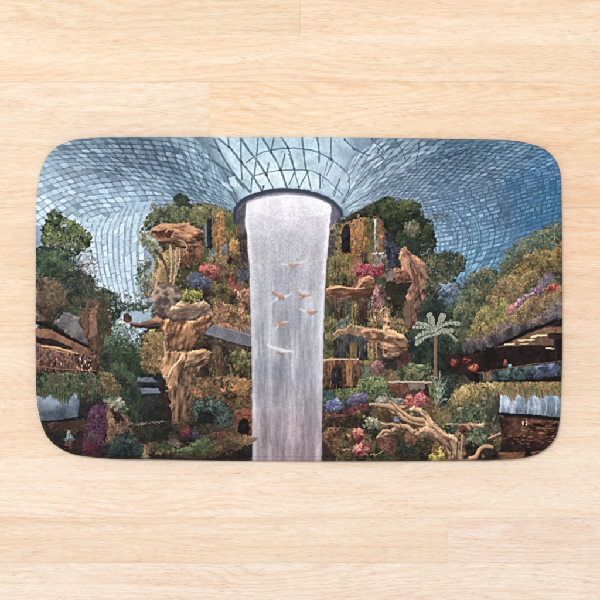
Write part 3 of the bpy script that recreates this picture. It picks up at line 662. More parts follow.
dabs([(212, 282), (250, 282), (251, 330), (214, 320)], [(180, 130, 80), (140, 60, 56), (96, 96, 58), (206, 160, 110), (70, 58, 44)], 230, (0.8, 1.8), 1.5, 90, 60, 0.65)
dabs([(200, 206), (238, 214), (246, 280), (210, 282)], [(100, 112, 62), (56, 56, 42), (168, 120, 60), (140, 70, 56), (120, 116, 90)], 200, (0.8, 1.8), 1.5, 90, 60, 0.55)
stroke([(215, 284), (215.5, 322)], (180, 144, 110), 0.8, 0.8, op=0.7)
R([(214, 322), (226, 323), (240, 328), (246, 334), (232, 332), (214, 326)], [(176, 114, 70), (206, 144, 96)], 2, jag=1)
R([(240, 328), (252, 328), (252, 338), (244, 335)], [(120, 110, 106), (150, 136, 126)], 2, jag=0.8)
# grey ledge
R([(186, 340), (206, 338), (253, 346), (254, 376), (240, 392), (200, 376), (192, 356)], [(34, 30, 30), (56, 48, 42), (78, 66, 50)], 3, jag=1.2)
HARD[0] = True
R([(204, 333.5), (213, 324.5), (230, 329), (252, 335.5), (252, 346.5), (238, 343.5)], [(104, 108, 120), (126, 130, 144)], 6, jag=0.3, soft=0.5)
stroke([(213, 325), (230, 329.5), (252, 336)], (152, 154, 164), 1.0, 1.0, op=0.7)
stroke([(204, 334.5), (238, 345), (252, 348)], (58, 52, 52), 1.2, 1.2, op=0.7)
R([(213, 345), (220, 346), (223, 360), (222, 372), (214, 370), (212, 356)], [(86, 60, 46), (128, 92, 68)], 2, jag=1)
HARD[0] = False
R([(228, 356), (238, 348), (250, 352), (251, 372), (236, 372)], [(60, 66, 42), (98, 100, 62), (126, 118, 74)], 2, jag=2, gain=3)
R([(196, 378), (214, 376), (234, 374), (252, 384), (252, 412), (232, 410), (216, 402), (196, 398)], [(58, 52, 38), (112, 84, 52), (164, 108, 60), (92, 92, 62)], 2, jag=1.8, gain=3.2)
R([(191, 388), (196, 385), (202, 392), (201, 398), (194, 396)], [(178, 92, 46), (216, 132, 64)], 1.6, jag=1)
R([(218, 388), (224, 386), (226, 391), (221, 393)], [(206, 106, 96), (226, 140, 124)], 1.4, jag=0.7)
R([(232, 378), (246, 380), (251, 394), (238, 396), (228, 388)], [(170, 100, 50), (206, 140, 70), (140, 104, 60)], 1.8, jag=1.6, gain=3)
R([(196, 400), (206, 396), (222, 402), (232, 412), (234, 426), (224, 432), (196, 430), (192, 412)], [(38, 52, 52), (62, 86, 84), (98, 122, 112)], 2.0, jag=2, gain=3)
dabs([(196, 396), (220, 398), (234, 416), (226, 430), (196, 420)], [(110, 134, 124), (66, 94, 96), (40, 54, 54), (88, 106, 78)], 170, (0.8, 1.8), 1.6, 20, 60, 0.7)
R([(196, 412), (208, 410), (216, 416), (210, 424), (198, 424)], (30, 36, 36), 2.4, jag=1.4)
dabs([(192, 378), (252, 378), (250, 408), (200, 402)], [(196, 112, 54), (160, 128, 70), (96, 104, 70), (64, 48, 40), (160, 130, 112), (48, 52, 40)], 200, (0.8, 1.9), 1.4, 0, 90, 0.7)
R([(232, 416), (237, 409), (248, 408), (253, 412), (253, 434), (236, 434)], [(136, 62, 38), (180, 88, 50), (110, 58, 44)], 2, jag=0.8)
HARD[0] = True
R([(238, 432), (239, 422), (243, 418), (248, 420), (249.5, 428), (247, 434)], (24, 20, 24), 2, jag=0.4)
HARD[0] = False
R([(188, 422), (212, 424), (232, 430), (214, 440), (188, 444), (168, 440), (172, 424)], [(40, 38, 34), (64, 62, 50), (84, 66, 54)], 2.2, jag=1.4)
R([(181, 430), (184, 421), (188, 424), (189, 431), (185, 437), (181, 436)], [(122, 38, 44), (178, 64, 66)], 1.6, jag=0.8)
R([(190, 432), (194, 428), (198, 432), (197, 440), (191, 440)], [(48, 52, 86), (74, 78, 116)], 1.6, jag=0.8)
R([(168, 440), (176, 438), (182, 443), (180, 448), (168, 446)], [(110, 92, 84), (154, 132, 118)], 1.4, jag=0.8)
R([(154, 444), (166, 442), (176, 446), (166, 450), (154, 450)], [(66, 76, 46), (92, 104, 62)], 2, jag=0.8)
R([(150, 462), (150, 452), (254, 442), (254, 462)], [(28, 24, 26), (48, 40, 38)], 3, jag=0.4)
R([(154, 452), (170, 450), (186, 449), (198, 440), (206, 434), (216, 431), (232, 433), (244, 435), (259, 437), (254, 442), (240, 449), (226, 452), (210, 458), (188, 459), (166, 456), (154, 457)],
  [(76, 68, 50), (112, 92, 62), (144, 108, 70)], 2.4, st=2, ang=-15, jag=1.0, gain=3)
R([(156, 450), (180, 449), (196, 441), (204, 436), (212, 444), (212, 452), (190, 455), (164, 454)], [(70, 92, 58), (102, 124, 78), (130, 144, 96)], 2, jag=1.6, gain=3)
stroke([(154, 456), (176, 459), (206, 459)], (46, 30, 28), 2, 2, op=0.8)
R([(214, 432), (228, 430), (232, 434), (218, 438)], [(138, 56, 54), (160, 84, 66)], 1.6, jag=1.2, op=0.8)

# ---- 4. right of the water
R([(334, 226), (341, 218), (384, 197), (393, 203), (396, 216), (384, 222), (366, 222), (350, 226), (338, 232)], [(34, 40, 34), (50, 56, 42), (66, 74, 50)], 3, jag=1.2)
R([(328, 226), (352, 220), (388, 216), (388, 300), (326, 300)], [(84, 72, 54), (122, 104, 66), (150, 120, 76)], 2.4, st=2.4, ang=90, jag=0.6, gain=2.8)
R([(329, 230), (334, 229), (334, 256), (327, 257)], [(78, 72, 74), (106, 98, 96)], 3, jag=0.5)
R([(334, 226), (341, 224), (341, 256), (335, 256)], [(88, 92, 62), (124, 120, 80)], 2, st=3, ang=90, jag=0.5)
R([(339, 232), (342, 224), (347, 221.5), (352, 226), (353, 256), (340, 256)], [(150, 96, 44), (188, 130, 60)], 2, jag=0.5)
HARD[0] = True
R([(341.5, 252), (341.8, 232), (344, 226), (347, 224.5), (350, 229), (350, 252)], (32, 28, 34), 3, jag=0.3)
HARD[0] = False
R([(352, 219), (368, 218), (369, 246), (364, 262), (352, 264)], [(120, 84, 50), (176, 118, 52), (204, 140, 66), (140, 100, 60)], 1.8, st=1.5, ang=90, jag=0.8, gain=3.2)
R([(366, 218), (374, 218), (374, 252), (367, 252)], [(78, 86, 54), (112, 112, 70)], 2, st=2, ang=90, jag=0.8)
R([(378, 214), (384, 212), (385, 252), (378, 252)], [(104, 66, 52), (150, 90, 66), (176, 110, 70)], 1.8, jag=0.7, gain=3)
HARD[0] = True
R([(374.3, 219), (376.6, 219), (377.2, 253), (374.8, 253)], (176, 192, 192), 3, jag=0.2)
HARD[0] = False
R([(361, 252), (368, 252), (368, 264), (361, 264)], [(58, 54, 52), (80, 74, 68)], 2, jag=0.5)
R([(373, 254), (381, 254), (382, 266), (373, 266)], [(122, 120, 116), (156, 152, 148)], 2, jag=0.6)
HARD[0] = True
stroke([(372.5, 253.3), (383, 253)], (214, 214, 210), 1.5)
HARD[0] = False
R([(328, 258), (340, 254), (340, 278), (328, 290)], [(96, 84, 62), (124, 112, 74), (100, 104, 70)], 2.4, st=2, ang=90, jag=0.8)
R([(339.5, 254), (351, 253), (351, 276), (345, 280), (341, 272)], [(126, 104, 52), (160, 132, 62)], 2.4, st=2, ang=90, jag=0.6)
R([(330, 273), (342, 272), (342, 286), (329, 287)], [(120, 110, 52), (152, 140, 66), (92, 86, 54)], 2, jag=1, gain=3)
R([(342, 273), (346, 273), (349, 287), (343, 287)], (40, 34, 38), 3, jag=0.5)
R([(350, 262), (356, 258), (362, 262), (360, 276), (352, 278)], [(150, 106, 66), (184, 134, 84)], 2, jag=0.8)
R([(354, 266), (368, 264), (378, 266), (383, 264), (383, 276), (372, 278), (356, 276)], [(150, 38, 62), (192, 56, 84), (214, 96, 112), (120, 44, 56)], 1.5, jag=1.2, gain=3)
R([(386, 214), (394, 232), (402, 240), (402, 256), (396, 272), (388, 268), (385, 250)], [(30, 34, 46), (48, 52, 66), (72, 76, 92)], 2.6, st=2, ang=90, jag=1)
stroke([(384.5, 240), (387, 270)], (120, 136, 156), 1.4, 1.6, op=0.7)
# dark crowns
R([(374, 210), (385, 196), (396, 201), (406, 199), (420, 203), (420, 212), (430, 220), (436, 234), (436, 248), (430, 256), (418, 258), (404, 252), (394, 240), (386, 228), (378, 216)], [(26, 36, 32), (44, 56, 40), (68, 82, 48)], 2.8, jag=2.4, gain=3)
R([(386, 200), (396, 201), (406, 199), (420, 204), (418, 213), (400, 217), (388, 212)], [(48, 62, 36), (72, 88, 46), (92, 106, 62)], 2, jag=1.8, gain=3, op=0.8)
R([(403, 226), (410, 219), (418, 223), (420, 232), (410, 237), (404, 234)], [(92, 100, 82), (132, 136, 112), (160, 158, 136)], 1.6, jag=1.4, gain=3)
R([(398, 236), (412, 238), (428, 240), (426, 256), (404, 256)], [(30, 46, 42), (48, 70, 58)], 2, jag=1.5, op=0.8)
dabs([(388, 204), (420, 204), (436, 232), (430, 254), (398, 244)], [(26, 34, 32), (60, 82, 54), (84, 102, 62), (48, 66, 54)], 260, (0.8, 2.0), 1.5, 0, 90, 0.65)
dabs([(424, 214), (450, 214), (444, 222), (428, 220)], [(76, 92, 112), (92, 108, 126)], 40, (0.8, 1.6), 3, 0, 20, 0.55)
dabs([(420, 248), (436, 248), (436, 256), (420, 258)], [(176, 194, 212), (140, 160, 176), (60, 76, 66)], 40, (1, 2), 1.3, 0, 90, 0.75)
# crown with sky gaps
R([(425, 262), (434, 254), (448, 252), (460, 254), (466, 262), (465, 272), (456, 276), (450, 286), (446, 300), (440, 320), (425, 330), (414, 318), (424, 290)], [(42, 54, 48), (68, 78, 58), (98, 100, 72)], 2.4, jag=2.6, gain=3)
dabs([(428, 262), (450, 252), (466, 264), (456, 276), (430, 282)], [(120, 110, 74), (60, 72, 54), (90, 98, 66), (44, 56, 50), (140, 160, 180)], 200, (0.8, 1.9), 1.5, 0, 90, 0.7)
R([(440, 284), (452, 282), (462, 286), (470, 296), (470, 312), (452, 318), (440, 312), (438, 296)], [(54, 74, 88), (84, 108, 128), (104, 132, 160)], 2.8, jag=3, gain=3)
dabs([(436, 270), (462, 276), (468, 300), (446, 314), (434, 296)], [(104, 134, 168), (60, 82, 84), (130, 156, 182), (48, 66, 66)], 170, (0.8, 2.0), 1.4, 0, 90, 0.6)
R([(418, 290), (440, 300), (470, 312), (476, 340), (470, 372), (404, 380), (404, 320)], [(32, 44, 42), (48, 64, 56), (64, 82, 68)], 3.2, jag=2.0)
dabs([(410, 300), (440, 304), (470, 320), (468, 350), (412, 360)], [(40, 58, 54), (66, 88, 76), (84, 104, 84), (30, 40, 42)], 230, (0.9, 2.2), 1.6, 0, 90, 0.5)
# rock column right
R([(385, 280), (392, 270), (404, 262), (410, 276), (412, 300), (404, 312), (392, 308), (384, 298)], [(40, 38, 30), (60, 56, 40), (78, 66, 46)], 2.6, jag=1)
HARD[0] = True
R([(399, 254), (404, 246), (410, 252), (418, 258), (424, 262), (426, 280), (425, 296), (420, 308), (416, 322), (408, 332), (405, 320), (410, 306), (405, 296), (406, 282), (402, 270)], [(110, 70, 54), (158, 108, 82), (186, 136, 106)], 2.2, st=3, ang=75, jag=1.0, gain=3)
stroke(curve([(424, 290), (416, 300), (408, 306), (404, 304)], 8), (70, 42, 36), 1.6, 1.2, op=0.8)
stroke(curve([(412, 260), (418, 276), (414, 292)], 8), (92, 56, 44), 1.2, 0.8, op=0.7)
stroke(curve([(408, 258), (410, 272), (408, 290)], 8), (204, 152, 120), 1.3, 0.8, op=0.6)
R([(405, 302), (414, 298), (414, 314), (408, 330), (402, 318)], [(86, 72, 58), (126, 98, 78)], 2, st=2, ang=80, jag=1)
R([(386, 281), (388, 272), (396, 268), (408, 272), (412, 280), (402, 284), (392, 284)], [(120, 72, 54), (160, 100, 76), (140, 104, 84)], 2, jag=0.8)
R([(386, 280), (388, 271), (394, 270), (393, 280)], [(110, 104, 104), (140, 130, 126)], 2, jag=0.6)
R([(386, 282), (400, 284), (412, 281), (408, 292), (404, 302), (392, 300), (386, 292)], [(34, 36, 28), (54, 54, 38)], 2.4, jag=1)
HARD[0] = False
R([(374, 276), (384, 276), (388, 286), (380, 290), (374, 284)], [(46, 72, 46), (74, 98, 60)], 1.8, jag=1.2)
# hanging columns under ledge
R([(325, 296), (372, 296), (372, 328), (325, 332)], [(50, 44, 40), (82, 68, 54), (72, 80, 66)], 2.4, st=3, ang=90, jag=0.5, gain=3)
R([(351, 297), (356.5, 297), (356.5, 324), (351, 324)], [(128, 104, 62), (160, 134, 80)], 2, st=3, ang=90, jag=0.5)
R([(358, 300), (368, 300), (368, 324), (359, 324)], [(62, 38, 38), (96, 62, 54)], 2.4, st=2, ang=90, jag=0.5)
R([(362, 318), (368, 318), (368, 325), (362, 325)], (34, 26, 34), 2, jag=0.5)
stroke([(369, 300), (370, 314)], (112, 130, 146), 1.4, 1.2, op=0.6)
R([(371, 286), (381, 284), (385, 296), (384, 312), (371, 312)], [(108, 72, 78), (148, 104, 110), (176, 136, 132)], 1.6, jag=1.0, gain=3)
HARD[0] = True
R([(326, 290), (330, 286), (340, 285.5), (350, 287), (358, 283), (363, 277), (369, 275.5), (374, 279), (374.5, 288), (370, 296), (363, 301), (352, 299), (340, 300), (330, 298), (326, 295)], [(126, 74, 48), (172, 112, 78), (200, 144, 106)], 2.4, st=2.4, ang=-8, jag=0.7, gain=2.8)
stroke(curve([(327, 289), (340, 287), (352, 288.5), (364, 288)], 12), (224, 180, 144), 1.8, 1.4, op=0.8)
stroke(curve([(356, 289), (361, 283), (365, 277)], 8), (226, 188, 156), 2.2, 1.6, op=0.75)
stroke(curve([(332, 299), (345, 297), (356, 300), (368, 294)], 10), (98, 52, 38), 2.0, 1.4, op=0.6)
HARD[0] = False
# olive strip and cave ledge
R([(324, 318), (332, 316), (338, 326), (336, 344), (336, 360), (324, 360)], [(74, 76, 46), (106, 106, 60), (132, 128, 76)], 2, jag=1.4, gain=3)
R([(334, 324), (342, 318), (350, 316), (350, 328), (340, 332)], [(96, 108, 92), (136, 148, 130)], 1.8, jag=1.2, gain=3)
HARD[0] = True
R([(334, 330), (366, 328), (368, 360), (334, 360)], [(34, 36, 40), (54, 56, 58), (74, 82, 86)], 2.6, st=2, ang=90, jag=0.6)
R([(350, 342), (357, 342), (357, 358), (350, 358)], [(122, 96, 52), (152, 124, 70)], 2, st=2, ang=90, jag=0.5)
R([(333, 334), (338, 329), (346, 329), (350, 323.5), (357, 326), (366, 328), (366, 334), (358, 337), (350, 334), (340, 335), (335, 340)], [(140, 108, 78), (180, 144, 108)], 2, jag=0.7)
stroke(curve([(334, 334), (339, 330), (346, 329.5), (350, 324.5), (358, 327), (366, 328.5)], 14), (208, 172, 138), 1.3, 1.3, op=0.85)
HARD[0] = False
# foliage round the second rock
R([(367, 326), (370, 312), (380, 308), (390, 306), (392, 318), (404, 320), (408, 332), (400, 336), (388, 328), (376, 328)], [(92, 86, 48), (138, 126, 68), (170, 140, 96), (120, 100, 80)], 1.8, jag=1.6, gain=3)
dabs([(370, 312), (392, 306), (406, 324), (404, 332), (370, 326)], [(176, 158, 80), (120, 112, 60), (176, 128, 110), (80, 72, 48), (200, 170, 130)], 120, (0.8, 1.7), 1.5, 90, 60, 0.7)
R([(362, 349), (368, 348), (378, 354), (376, 362), (368, 366), (358, 364)], [(118, 110, 44), (156, 144, 62), (176, 150, 80)], 1.8, jag=1.4, gain=3)
HARD[0] = True
R([(361, 331), (367, 328), (376, 329), (383, 330), (384.5, 315), (387, 312.5), (389.5, 315), (389, 329), (396, 332), (403, 334), (408, 342), (407, 350), (400, 354), (394, 360), (385, 358), (378, 346), (368, 341), (362, 336)], [(120, 78, 52), (182, 130, 92), (216, 168, 126)], 2.6, st=2.2, ang=12, jag=0.8, gain=2.8)
stroke(curve([(362, 332), (372, 329.5), (382, 331)], 8), (224, 184, 150), 2.0, 1.6, op=0.8)
stroke([(387, 314), (386.5, 328)], (222, 180, 152), 2.4, 2.0, op=0.7)
stroke(curve([(366, 338), (378, 340), (394, 342), (404, 338)], 10), (106, 64, 46), 1.6, 1.2, op=0.65)
stroke(curve([(384, 350), (394, 352), (404, 348)], 8), (104, 62, 44), 2.0, 1.2, op=0.6)
for x in (368, 372, 376, 383): stroke([(x, 343), (x + 1.2, 357)], (196, 148, 114), 2.0, 1.0, op=0.65, jag=0.7)
HARD[0] = False
HARD[0] = True
# shelf with pillars
R([(322, 360), (358, 360), (362, 372), (356, 388), (322, 390)], [(82, 48, 36), (132, 82, 54), (98, 64, 48)], 2.2, st=2.4, ang=90, jag=0.6)
R([(332, 388), (332, 370), (336, 364), (341, 367), (343, 388)], (40, 32, 38), 3, jag=0.6)
R([(345, 361), (352, 361), (352, 386), (347, 386)], [(156, 100, 54), (188, 128, 74)], 2, st=2, ang=90, jag=0.6)
stroke([(324, 360), (340, 359), (358, 359)], (202, 176, 136), 1.8, 1.6)
HARD[0] = False
R([(353, 362), (362, 362), (364, 378), (358, 388), (352, 386)], [(40, 58, 60), (64, 86, 86)], 2, jag=0.8)
R([(370, 362), (378, 358), (385, 364), (384, 380), (374, 384)], [(106, 66, 76), (142, 94, 102), (160, 120, 116)], 1.6, jag=1.2, gain=3)
R([(360, 368), (370, 364), (372, 380), (362, 382)], [(84, 100, 82), (116, 128, 104)], 1.8, jag=1.2, gain=3)
R([(384, 356), (396, 356), (398, 372), (386, 374)], [(34, 34, 34), (52, 50, 46)], 2.4, jag=0.8)
R([(398, 352), (412, 352), (414, 368), (400, 370)], [(70, 42, 44), (104, 58, 56)], 2.2, jag=1.4)
R([(382, 370), (392, 368), (400, 372), (398, 382), (384, 384)], [(106, 96, 62), (146, 116, 76)], 1.8, jag=1.4, gain=3)
R([(396, 368), (412, 364), (430, 364), (436, 372), (434, 382), (400, 384)], [(50, 66, 46), (84, 104, 68), (122, 134, 96)], 1.8, jag=1.6, gain=3.2)
dabs([(396, 366), (434, 366), (434, 380), (392, 382)], [(120, 136, 98), (70, 92, 58), (150, 150, 124), (46, 58, 44), (168, 120, 90)], 130, (0.8, 1.7), 1.4, 0, 90, 0.7)
# slope of flowers
R([(324, 392), (340, 386), (360, 378), (380, 374), (390, 382), (392, 400), (370, 402), (350, 404), (324, 404)], [(62, 88, 74), (98, 124, 74), (134, 148, 84), (84, 92, 66)], 1.8, jag=1.6, gain=3.2)
R([(322, 388), (334, 386), (334, 400), (322, 402)], [(54, 88, 92), (84, 120, 122)], 2, jag=1.4)
dabs([(330, 392), (370, 378), (388, 384), (386, 400), (340, 402)], [(150, 164, 92), (96, 122, 66), (70, 96, 70), (176, 176, 120), (128, 150, 110)], 250, (0.8, 1.7), 1.4, 0, 90, 0.7)
R([(325, 404), (330, 398), (340, 400), (344, 408), (334, 413), (326, 411)], [(70, 82, 124), (104, 112, 160), (138, 142, 182)], 1.5, jag=1.0, gain=3)
R([(344, 402), (352, 394), (364, 392), (368, 398), (360, 404), (348, 408)], [(76, 74, 108), (110, 106, 144), (96, 86, 110)], 1.5, jag=1.2, gain=3)
R([(324, 412), (340, 414), (352, 406), (368, 402), (366, 414), (354, 420), (324, 424)], [(80, 40, 44), (118, 58, 56), (140, 76, 72)], 1.8, jag=1.4, gain=3)
R([(324, 418), (350, 414), (372, 408), (378, 424), (374, 440), (350, 434), (324, 434)], [(36, 30, 28), (60, 46, 38), (78, 66, 48)], 2.4, jag=1.4)
R([(323, 432), (334, 424), (342, 428), (342, 440), (340, 460), (330, 456), (322, 440)], [(86, 60, 42), (136, 88, 58), (110, 92, 62)], 2.0, jag=1.2, gain=3)
R([(322, 440), (332, 450), (338, 462), (322, 462)], [(44, 32, 34), (66, 48, 46)], 2.4, jag=1)
R([(342, 428), (374, 430), (378, 462), (336, 462)], [(46, 44, 30), (88, 80, 48), (112, 96, 60)], 2.0, jag=1.4, gain=3)
R([(351, 436), (354, 428), (360, 427), (364, 432), (363, 440), (356, 442)], [(140, 46, 52), (190, 72, 76), (212, 112, 104)], 1.4, jag=0.9, gain=3)
R([(352, 450), (357, 443), (366, 441), (370, 448), (367, 455), (356, 456)], [(140, 44, 56), (192, 72, 84), (218, 132, 132)], 1.4, jag=0.9, gain=3.2)
stroke(curve([(343, 451), (349, 448), (355, 446)], 8), (176, 150, 128), 1.3, 0.9)
stroke(curve([(371, 455), (378, 453), (383, 450), (385, 446)], 10), (196, 160, 126), 1.5, 1.0)
R([(364, 420), (372, 416), (382, 419), (384, 427), (374, 430), (366, 427)], [(72, 86, 66), (118, 130, 104), (156, 160, 136)], 1.3, jag=1.0, gain=3.2)
R([(372, 406), (378, 404), (396, 410), (392, 424), (380, 420), (370, 414)], [(70, 56, 38), (110, 86, 56)], 2, jag=1)
R([(391, 424), (393, 416), (398, 415), (402, 424), (396, 426)], [(74, 86, 110), (104, 118, 144)], 2, jag=0.8)
R([(376, 438), (390, 434), (396, 440), (395, 452), (388, 454), (378, 446)], [(92, 56, 44), (140, 88, 66)], 2, jag=1.2, gain=3)
R([(372, 456), (396, 452), (398, 462), (370, 462)], [(50, 58, 34), (82, 92, 52)], 1.8, jag=1)
# ledges F and G
R([(388, 382), (420, 381), (424, 396), (404, 400), (392, 396)], [(78, 60, 50), (110, 82, 66)], 2.2, jag=1)
HARD[0] = True
R([(389, 384), (408, 384), (411, 390), (404, 393), (390, 390)], [(112, 62, 44), (152, 88, 60)], 1.8, jag=0.8, gain=3)
R([(408, 383), (424, 382), (424, 389), (410, 390)], [(126, 108, 98), (146, 124, 110)], 3, jag=0.6)
stroke([(389, 382), (404, 381.5), (432, 382.5)], (186, 172, 158), 1.6, 1.2)
HARD[0] = False
R([(373, 400), (382, 396), (404, 398), (404, 406), (374, 406)], [(96, 106, 96), (136, 142, 130), (160, 162, 152)], 1.6, jag=0.8, gain=3)
HARD[0] = True
stroke([(370, 404.5), (384, 406), (404, 407)], (196, 158, 124), 2.2, 2.2)
HARD[0] = False
R([(403, 402), (406, 395), (412, 395), (415, 401), (413, 408), (406, 409)], [(164, 62, 50), (208, 90, 74), (226, 126, 100)], 1.5, jag=0.9, gain=3)
R([(413, 404), (415, 394), (422, 391), (428, 397), (427, 404), (420, 408)], [(150, 46, 72), (192, 76, 98), (214, 122, 132)], 1.5, jag=1.0, gain=3)
R([(427, 384), (436, 380), (440, 390), (436, 398), (428, 394)], [(84, 96, 50), (112, 124, 66)], 1.8, jag=1.2)
R([(428, 396), (438, 398), (442, 412), (440, 424), (430, 418), (424, 408)], [(104, 78, 46), (146, 114, 72)], 2, st=2, ang=90, jag=1.2, gain=3)
R([(442, 378), (460, 376), (456, 392), (446, 410), (440, 400)], [(32, 46, 44), (52, 68, 60)], 2.4, jag=1.4)
# foliage right lower
R([(438, 420), (446, 402), (452, 392), (460, 384), (476, 380), (500, 380), (522, 381), (563, 376), (563, 396), (544, 398), (520, 392), (501, 397), (502, 416), (504, 440), (506, 462), (440, 462)],
  [(76, 78, 52), (108, 104, 66), (130, 122, 76)], 2.2, st=1.6, ang=80, jag=1.4, gain=3)
R([(450, 400), (458, 388), (470, 382), (500, 381), (500, 390), (486, 400), (470, 398), (462, 408), (450, 410)], [(120, 106, 60), (156, 138, 80), (178, 156, 100)], 1.8, st=2, ang=80, jag=1.6, gain=3)
R([(456, 408), (476, 402), (490, 408), (496, 440), (480, 452), (466, 440), (470, 424), (450, 424)], [(50, 64, 50), (84, 98, 74), (120, 134, 110)], 1.8, jag=1.8, gain=3.2)
dabs([(450, 392), (500, 382), (502, 420), (502, 446), (470, 440), (448, 420)], [(160, 142, 92), (96, 112, 80), (60, 72, 56), (134, 150, 124), (110, 96, 64)], 420, (0.8, 1.7), 1.8, 80, 50, 0.65)
R([(484, 392), (498, 392), (503, 415), (502, 436), (488, 438), (484, 420)], [(66, 68, 56), (96, 96, 72), (116, 114, 88)], 1.8, st=2.5, ang=90, jag=1.4, gain=3)
R([(436, 424), (450, 426), (458, 430), (452, 444), (438, 436)], [(42, 56, 48), (70, 88, 70)], 2, jag=1.6)
R([(498, 380), (563, 378), (563, 392), (556, 397), (548, 394), (544, 400), (538, 394), (522, 392), (517, 398), (510, 395), (500, 396)], [(110, 100, 56), (144, 132, 78), (160, 106, 76), (132, 140, 84)], 1.8, st=1.6, ang=90, jag=1.4, gain=3.2)
dabs([(470, 381), (562, 378), (562, 392), (500, 395), (470, 392)], [(170, 150, 96), (104, 108, 62), (172, 96, 80), (140, 148, 86), (190, 166, 126), (86, 80, 52)], 320, (0.8, 1.6), 1.8, 90, 45, 0.7)
R([(553, 390), (562, 386), (562, 396), (556, 396)], [(110, 140, 50), (144, 168, 70)], 1.6, jag=1)
# blue balcony wall
R([(500, 392), (563, 391), (563, 418.5), (540, 416.5), (500, 414)], [(118, 146, 172), (144, 174, 200), (178, 200, 216)], 3.2, st=3, ang=82, jag=0.7, gain=3.4)
for x in (505, 511, 527, 533, 538, 545, 555): stroke(curve([(x, 398), (x + 1.5, 406), (x + 0.4, 414)], 6), (190, 210, 224), 1.6, 1.0, op=0.6, jag=0.8)
for x in (518, 531, 549, 542): stroke([(x, 400), (x + 1, 414)], (104, 130, 158), 2.0, 1.2, op=0.4, jag=0.8)
for k in range(150):
    x_ = 499 + 64 * ((k * 0.618) % 1); n_ = float(vn(np.array([x_ / 7.0]), np.array([3.0]), 61)[0]); l_ = 1.5 + 9 * n_ ** 1.6 * (0.4 + ((k * 0.37) % 1))
    stroke([(x_, 390), (x_ + 0.6, 392 + l_)], [(120, 108, 62), (150, 132, 84), (92, 92, 56), (168, 116, 84), (136, 140, 84)][k % 5], 1.3, 0.7, op=0.8)
stroke([(499, 414), (530, 415.5), (562, 419)], (24, 18, 22), 2.4, 2.6)
# brown interior
R([(500, 417), (562, 421), (562, 462), (496, 462), (502, 440)], [(50, 26, 24), (86, 48, 36), (116, 70, 50)], 2.6, st=1.8, ang=0, jag=0.8, gain=2.8)
R([(508, 419), (530, 420), (528, 434), (510, 438)], [(86, 52, 38), (122, 78, 56)], 3, jag=1)
R([(533, 423), (545, 423.5), (545, 427), (533, 426)], (44, 24, 26), 3, jag=0.4)
R([(552, 422), (558, 423), (557, 427), (552, 426)], (50, 28, 28), 3, jag=0.4)
stroke([(523, 422), (523, 425)], (250, 216, 180), 2.0, 1.4); stroke([(526.5, 421.5), (526.5, 425)], (246, 206, 168), 1.8, 1.3)
stroke([(500, 418), (503, 430)], (36, 26, 26), 3, 2, op=0.6)
R([(502, 440), (516, 436), (528, 440), (526, 452), (500, 452)], [(38, 24, 24), (60, 40, 34)], 2.4, jag=1.4)
R([(528, 442), (558, 436), (552, 448), (534, 456)], [(46, 28, 28), (66, 42, 36)], 2.4, jag=1)
stroke([(527, 440), (544, 441), (556, 438)], (134, 84, 62), 1.0, 0.8, op=0.7)
R([(498, 452), (520, 453), (536, 451), (534, 457), (516, 460), (498, 460)], [(120, 66, 34), (166, 98, 50)], 2, st=2, jag=0.6)
R([(525, 448), (532, 447), (532, 456), (525, 457)], (30, 22, 28), 2, jag=0.5)
stroke([(532, 453), (546, 450)], (170, 88, 44), 1.6, 1.0, op=0.8)
# hillside on the right
R([(452, 320), (456, 300), (462, 284), (472, 272), (486, 266), (500, 272), (512, 262), (505, 252), (518, 240), (536, 232), (548, 226), (563, 222), (563, 320), (520, 336), (470, 352), (456, 342)], [(56, 74, 66), (86, 100, 76), (114, 120, 84)], 2.4, jag=3.0, gain=3)
R([(498, 262), (510, 254), (516, 242), (534, 236), (548, 228), (563, 222), (563, 246), (540, 252), (520, 262), (504, 272)], [(80, 108, 112), (96, 116, 84), (126, 134, 92), (62, 82, 64)], 2, jag=2.2, gain=3)
R([(505, 276), (520, 258), (536, 250), (550, 250), (563, 240), (563, 276), (548, 276), (520, 290), (508, 290)], [(86, 78, 44), (126, 110, 56), (154, 128, 74)], 2, jag=1.8, gain=3)
R([(486, 300), (496, 282), (508, 274), (522, 276), (530, 270), (540, 276), (520, 296), (508, 310), (496, 316)], [(112, 98, 62), (146, 126, 82), (160, 106, 76), (128, 136, 80)], 2, jag=1.8, gain=3)
R([(466, 338), (476, 314), (486, 304), (500, 306), (514, 306), (510, 320), (496, 330), (472, 346)], [(98, 96, 52), (136, 134, 72), (164, 148, 88)], 2, jag=1.8, gain=3)
R([(498, 304), (502, 298), (510, 300), (508, 310), (500, 314)], [(130, 148, 54), (166, 180, 80)], 1.6, jag=1.2)
R([(514, 312), (526, 300), (546, 290), (563, 286), (563, 304), (544, 312), (536, 322), (520, 326), (508, 330)], [(116, 90, 62), (150, 116, 80), (140, 132, 80), (168, 136, 100)], 2, st=1.8, ang=80, jag=1.6, gain=3)
dabs([(456, 300), (486, 268), (512, 262), (536, 236), (563, 226), (563, 300), (530, 316), (470, 344)], [(120, 116, 70), (62, 80, 62), (150, 138, 84), (86, 104, 72), (160, 122, 86), (46, 60, 52), (140, 150, 100)], 1150, (0.8, 1.9), 1.5, 0, 90, 0.65)
R([(505, 310), (512, 303), (524, 296), (532, 290), (540, 284), (545, 284), (543, 289), (534, 295), (526, 300), (516, 308), (508, 314)], [(112, 78, 118), (154, 110, 150), (186, 146, 176)], 1.5, jag=1.2, gain=3)
R([(536, 284), (542, 276), (550, 274), (556, 276), (550, 282), (542, 288)], [(112, 104, 118), (142, 132, 144)], 1.6, jag=1.4, gain=3)
R([(506, 308), (514, 302), (516, 308), (510, 314)], [(176, 104, 120), (196, 128, 134)], 1.5, jag=1)
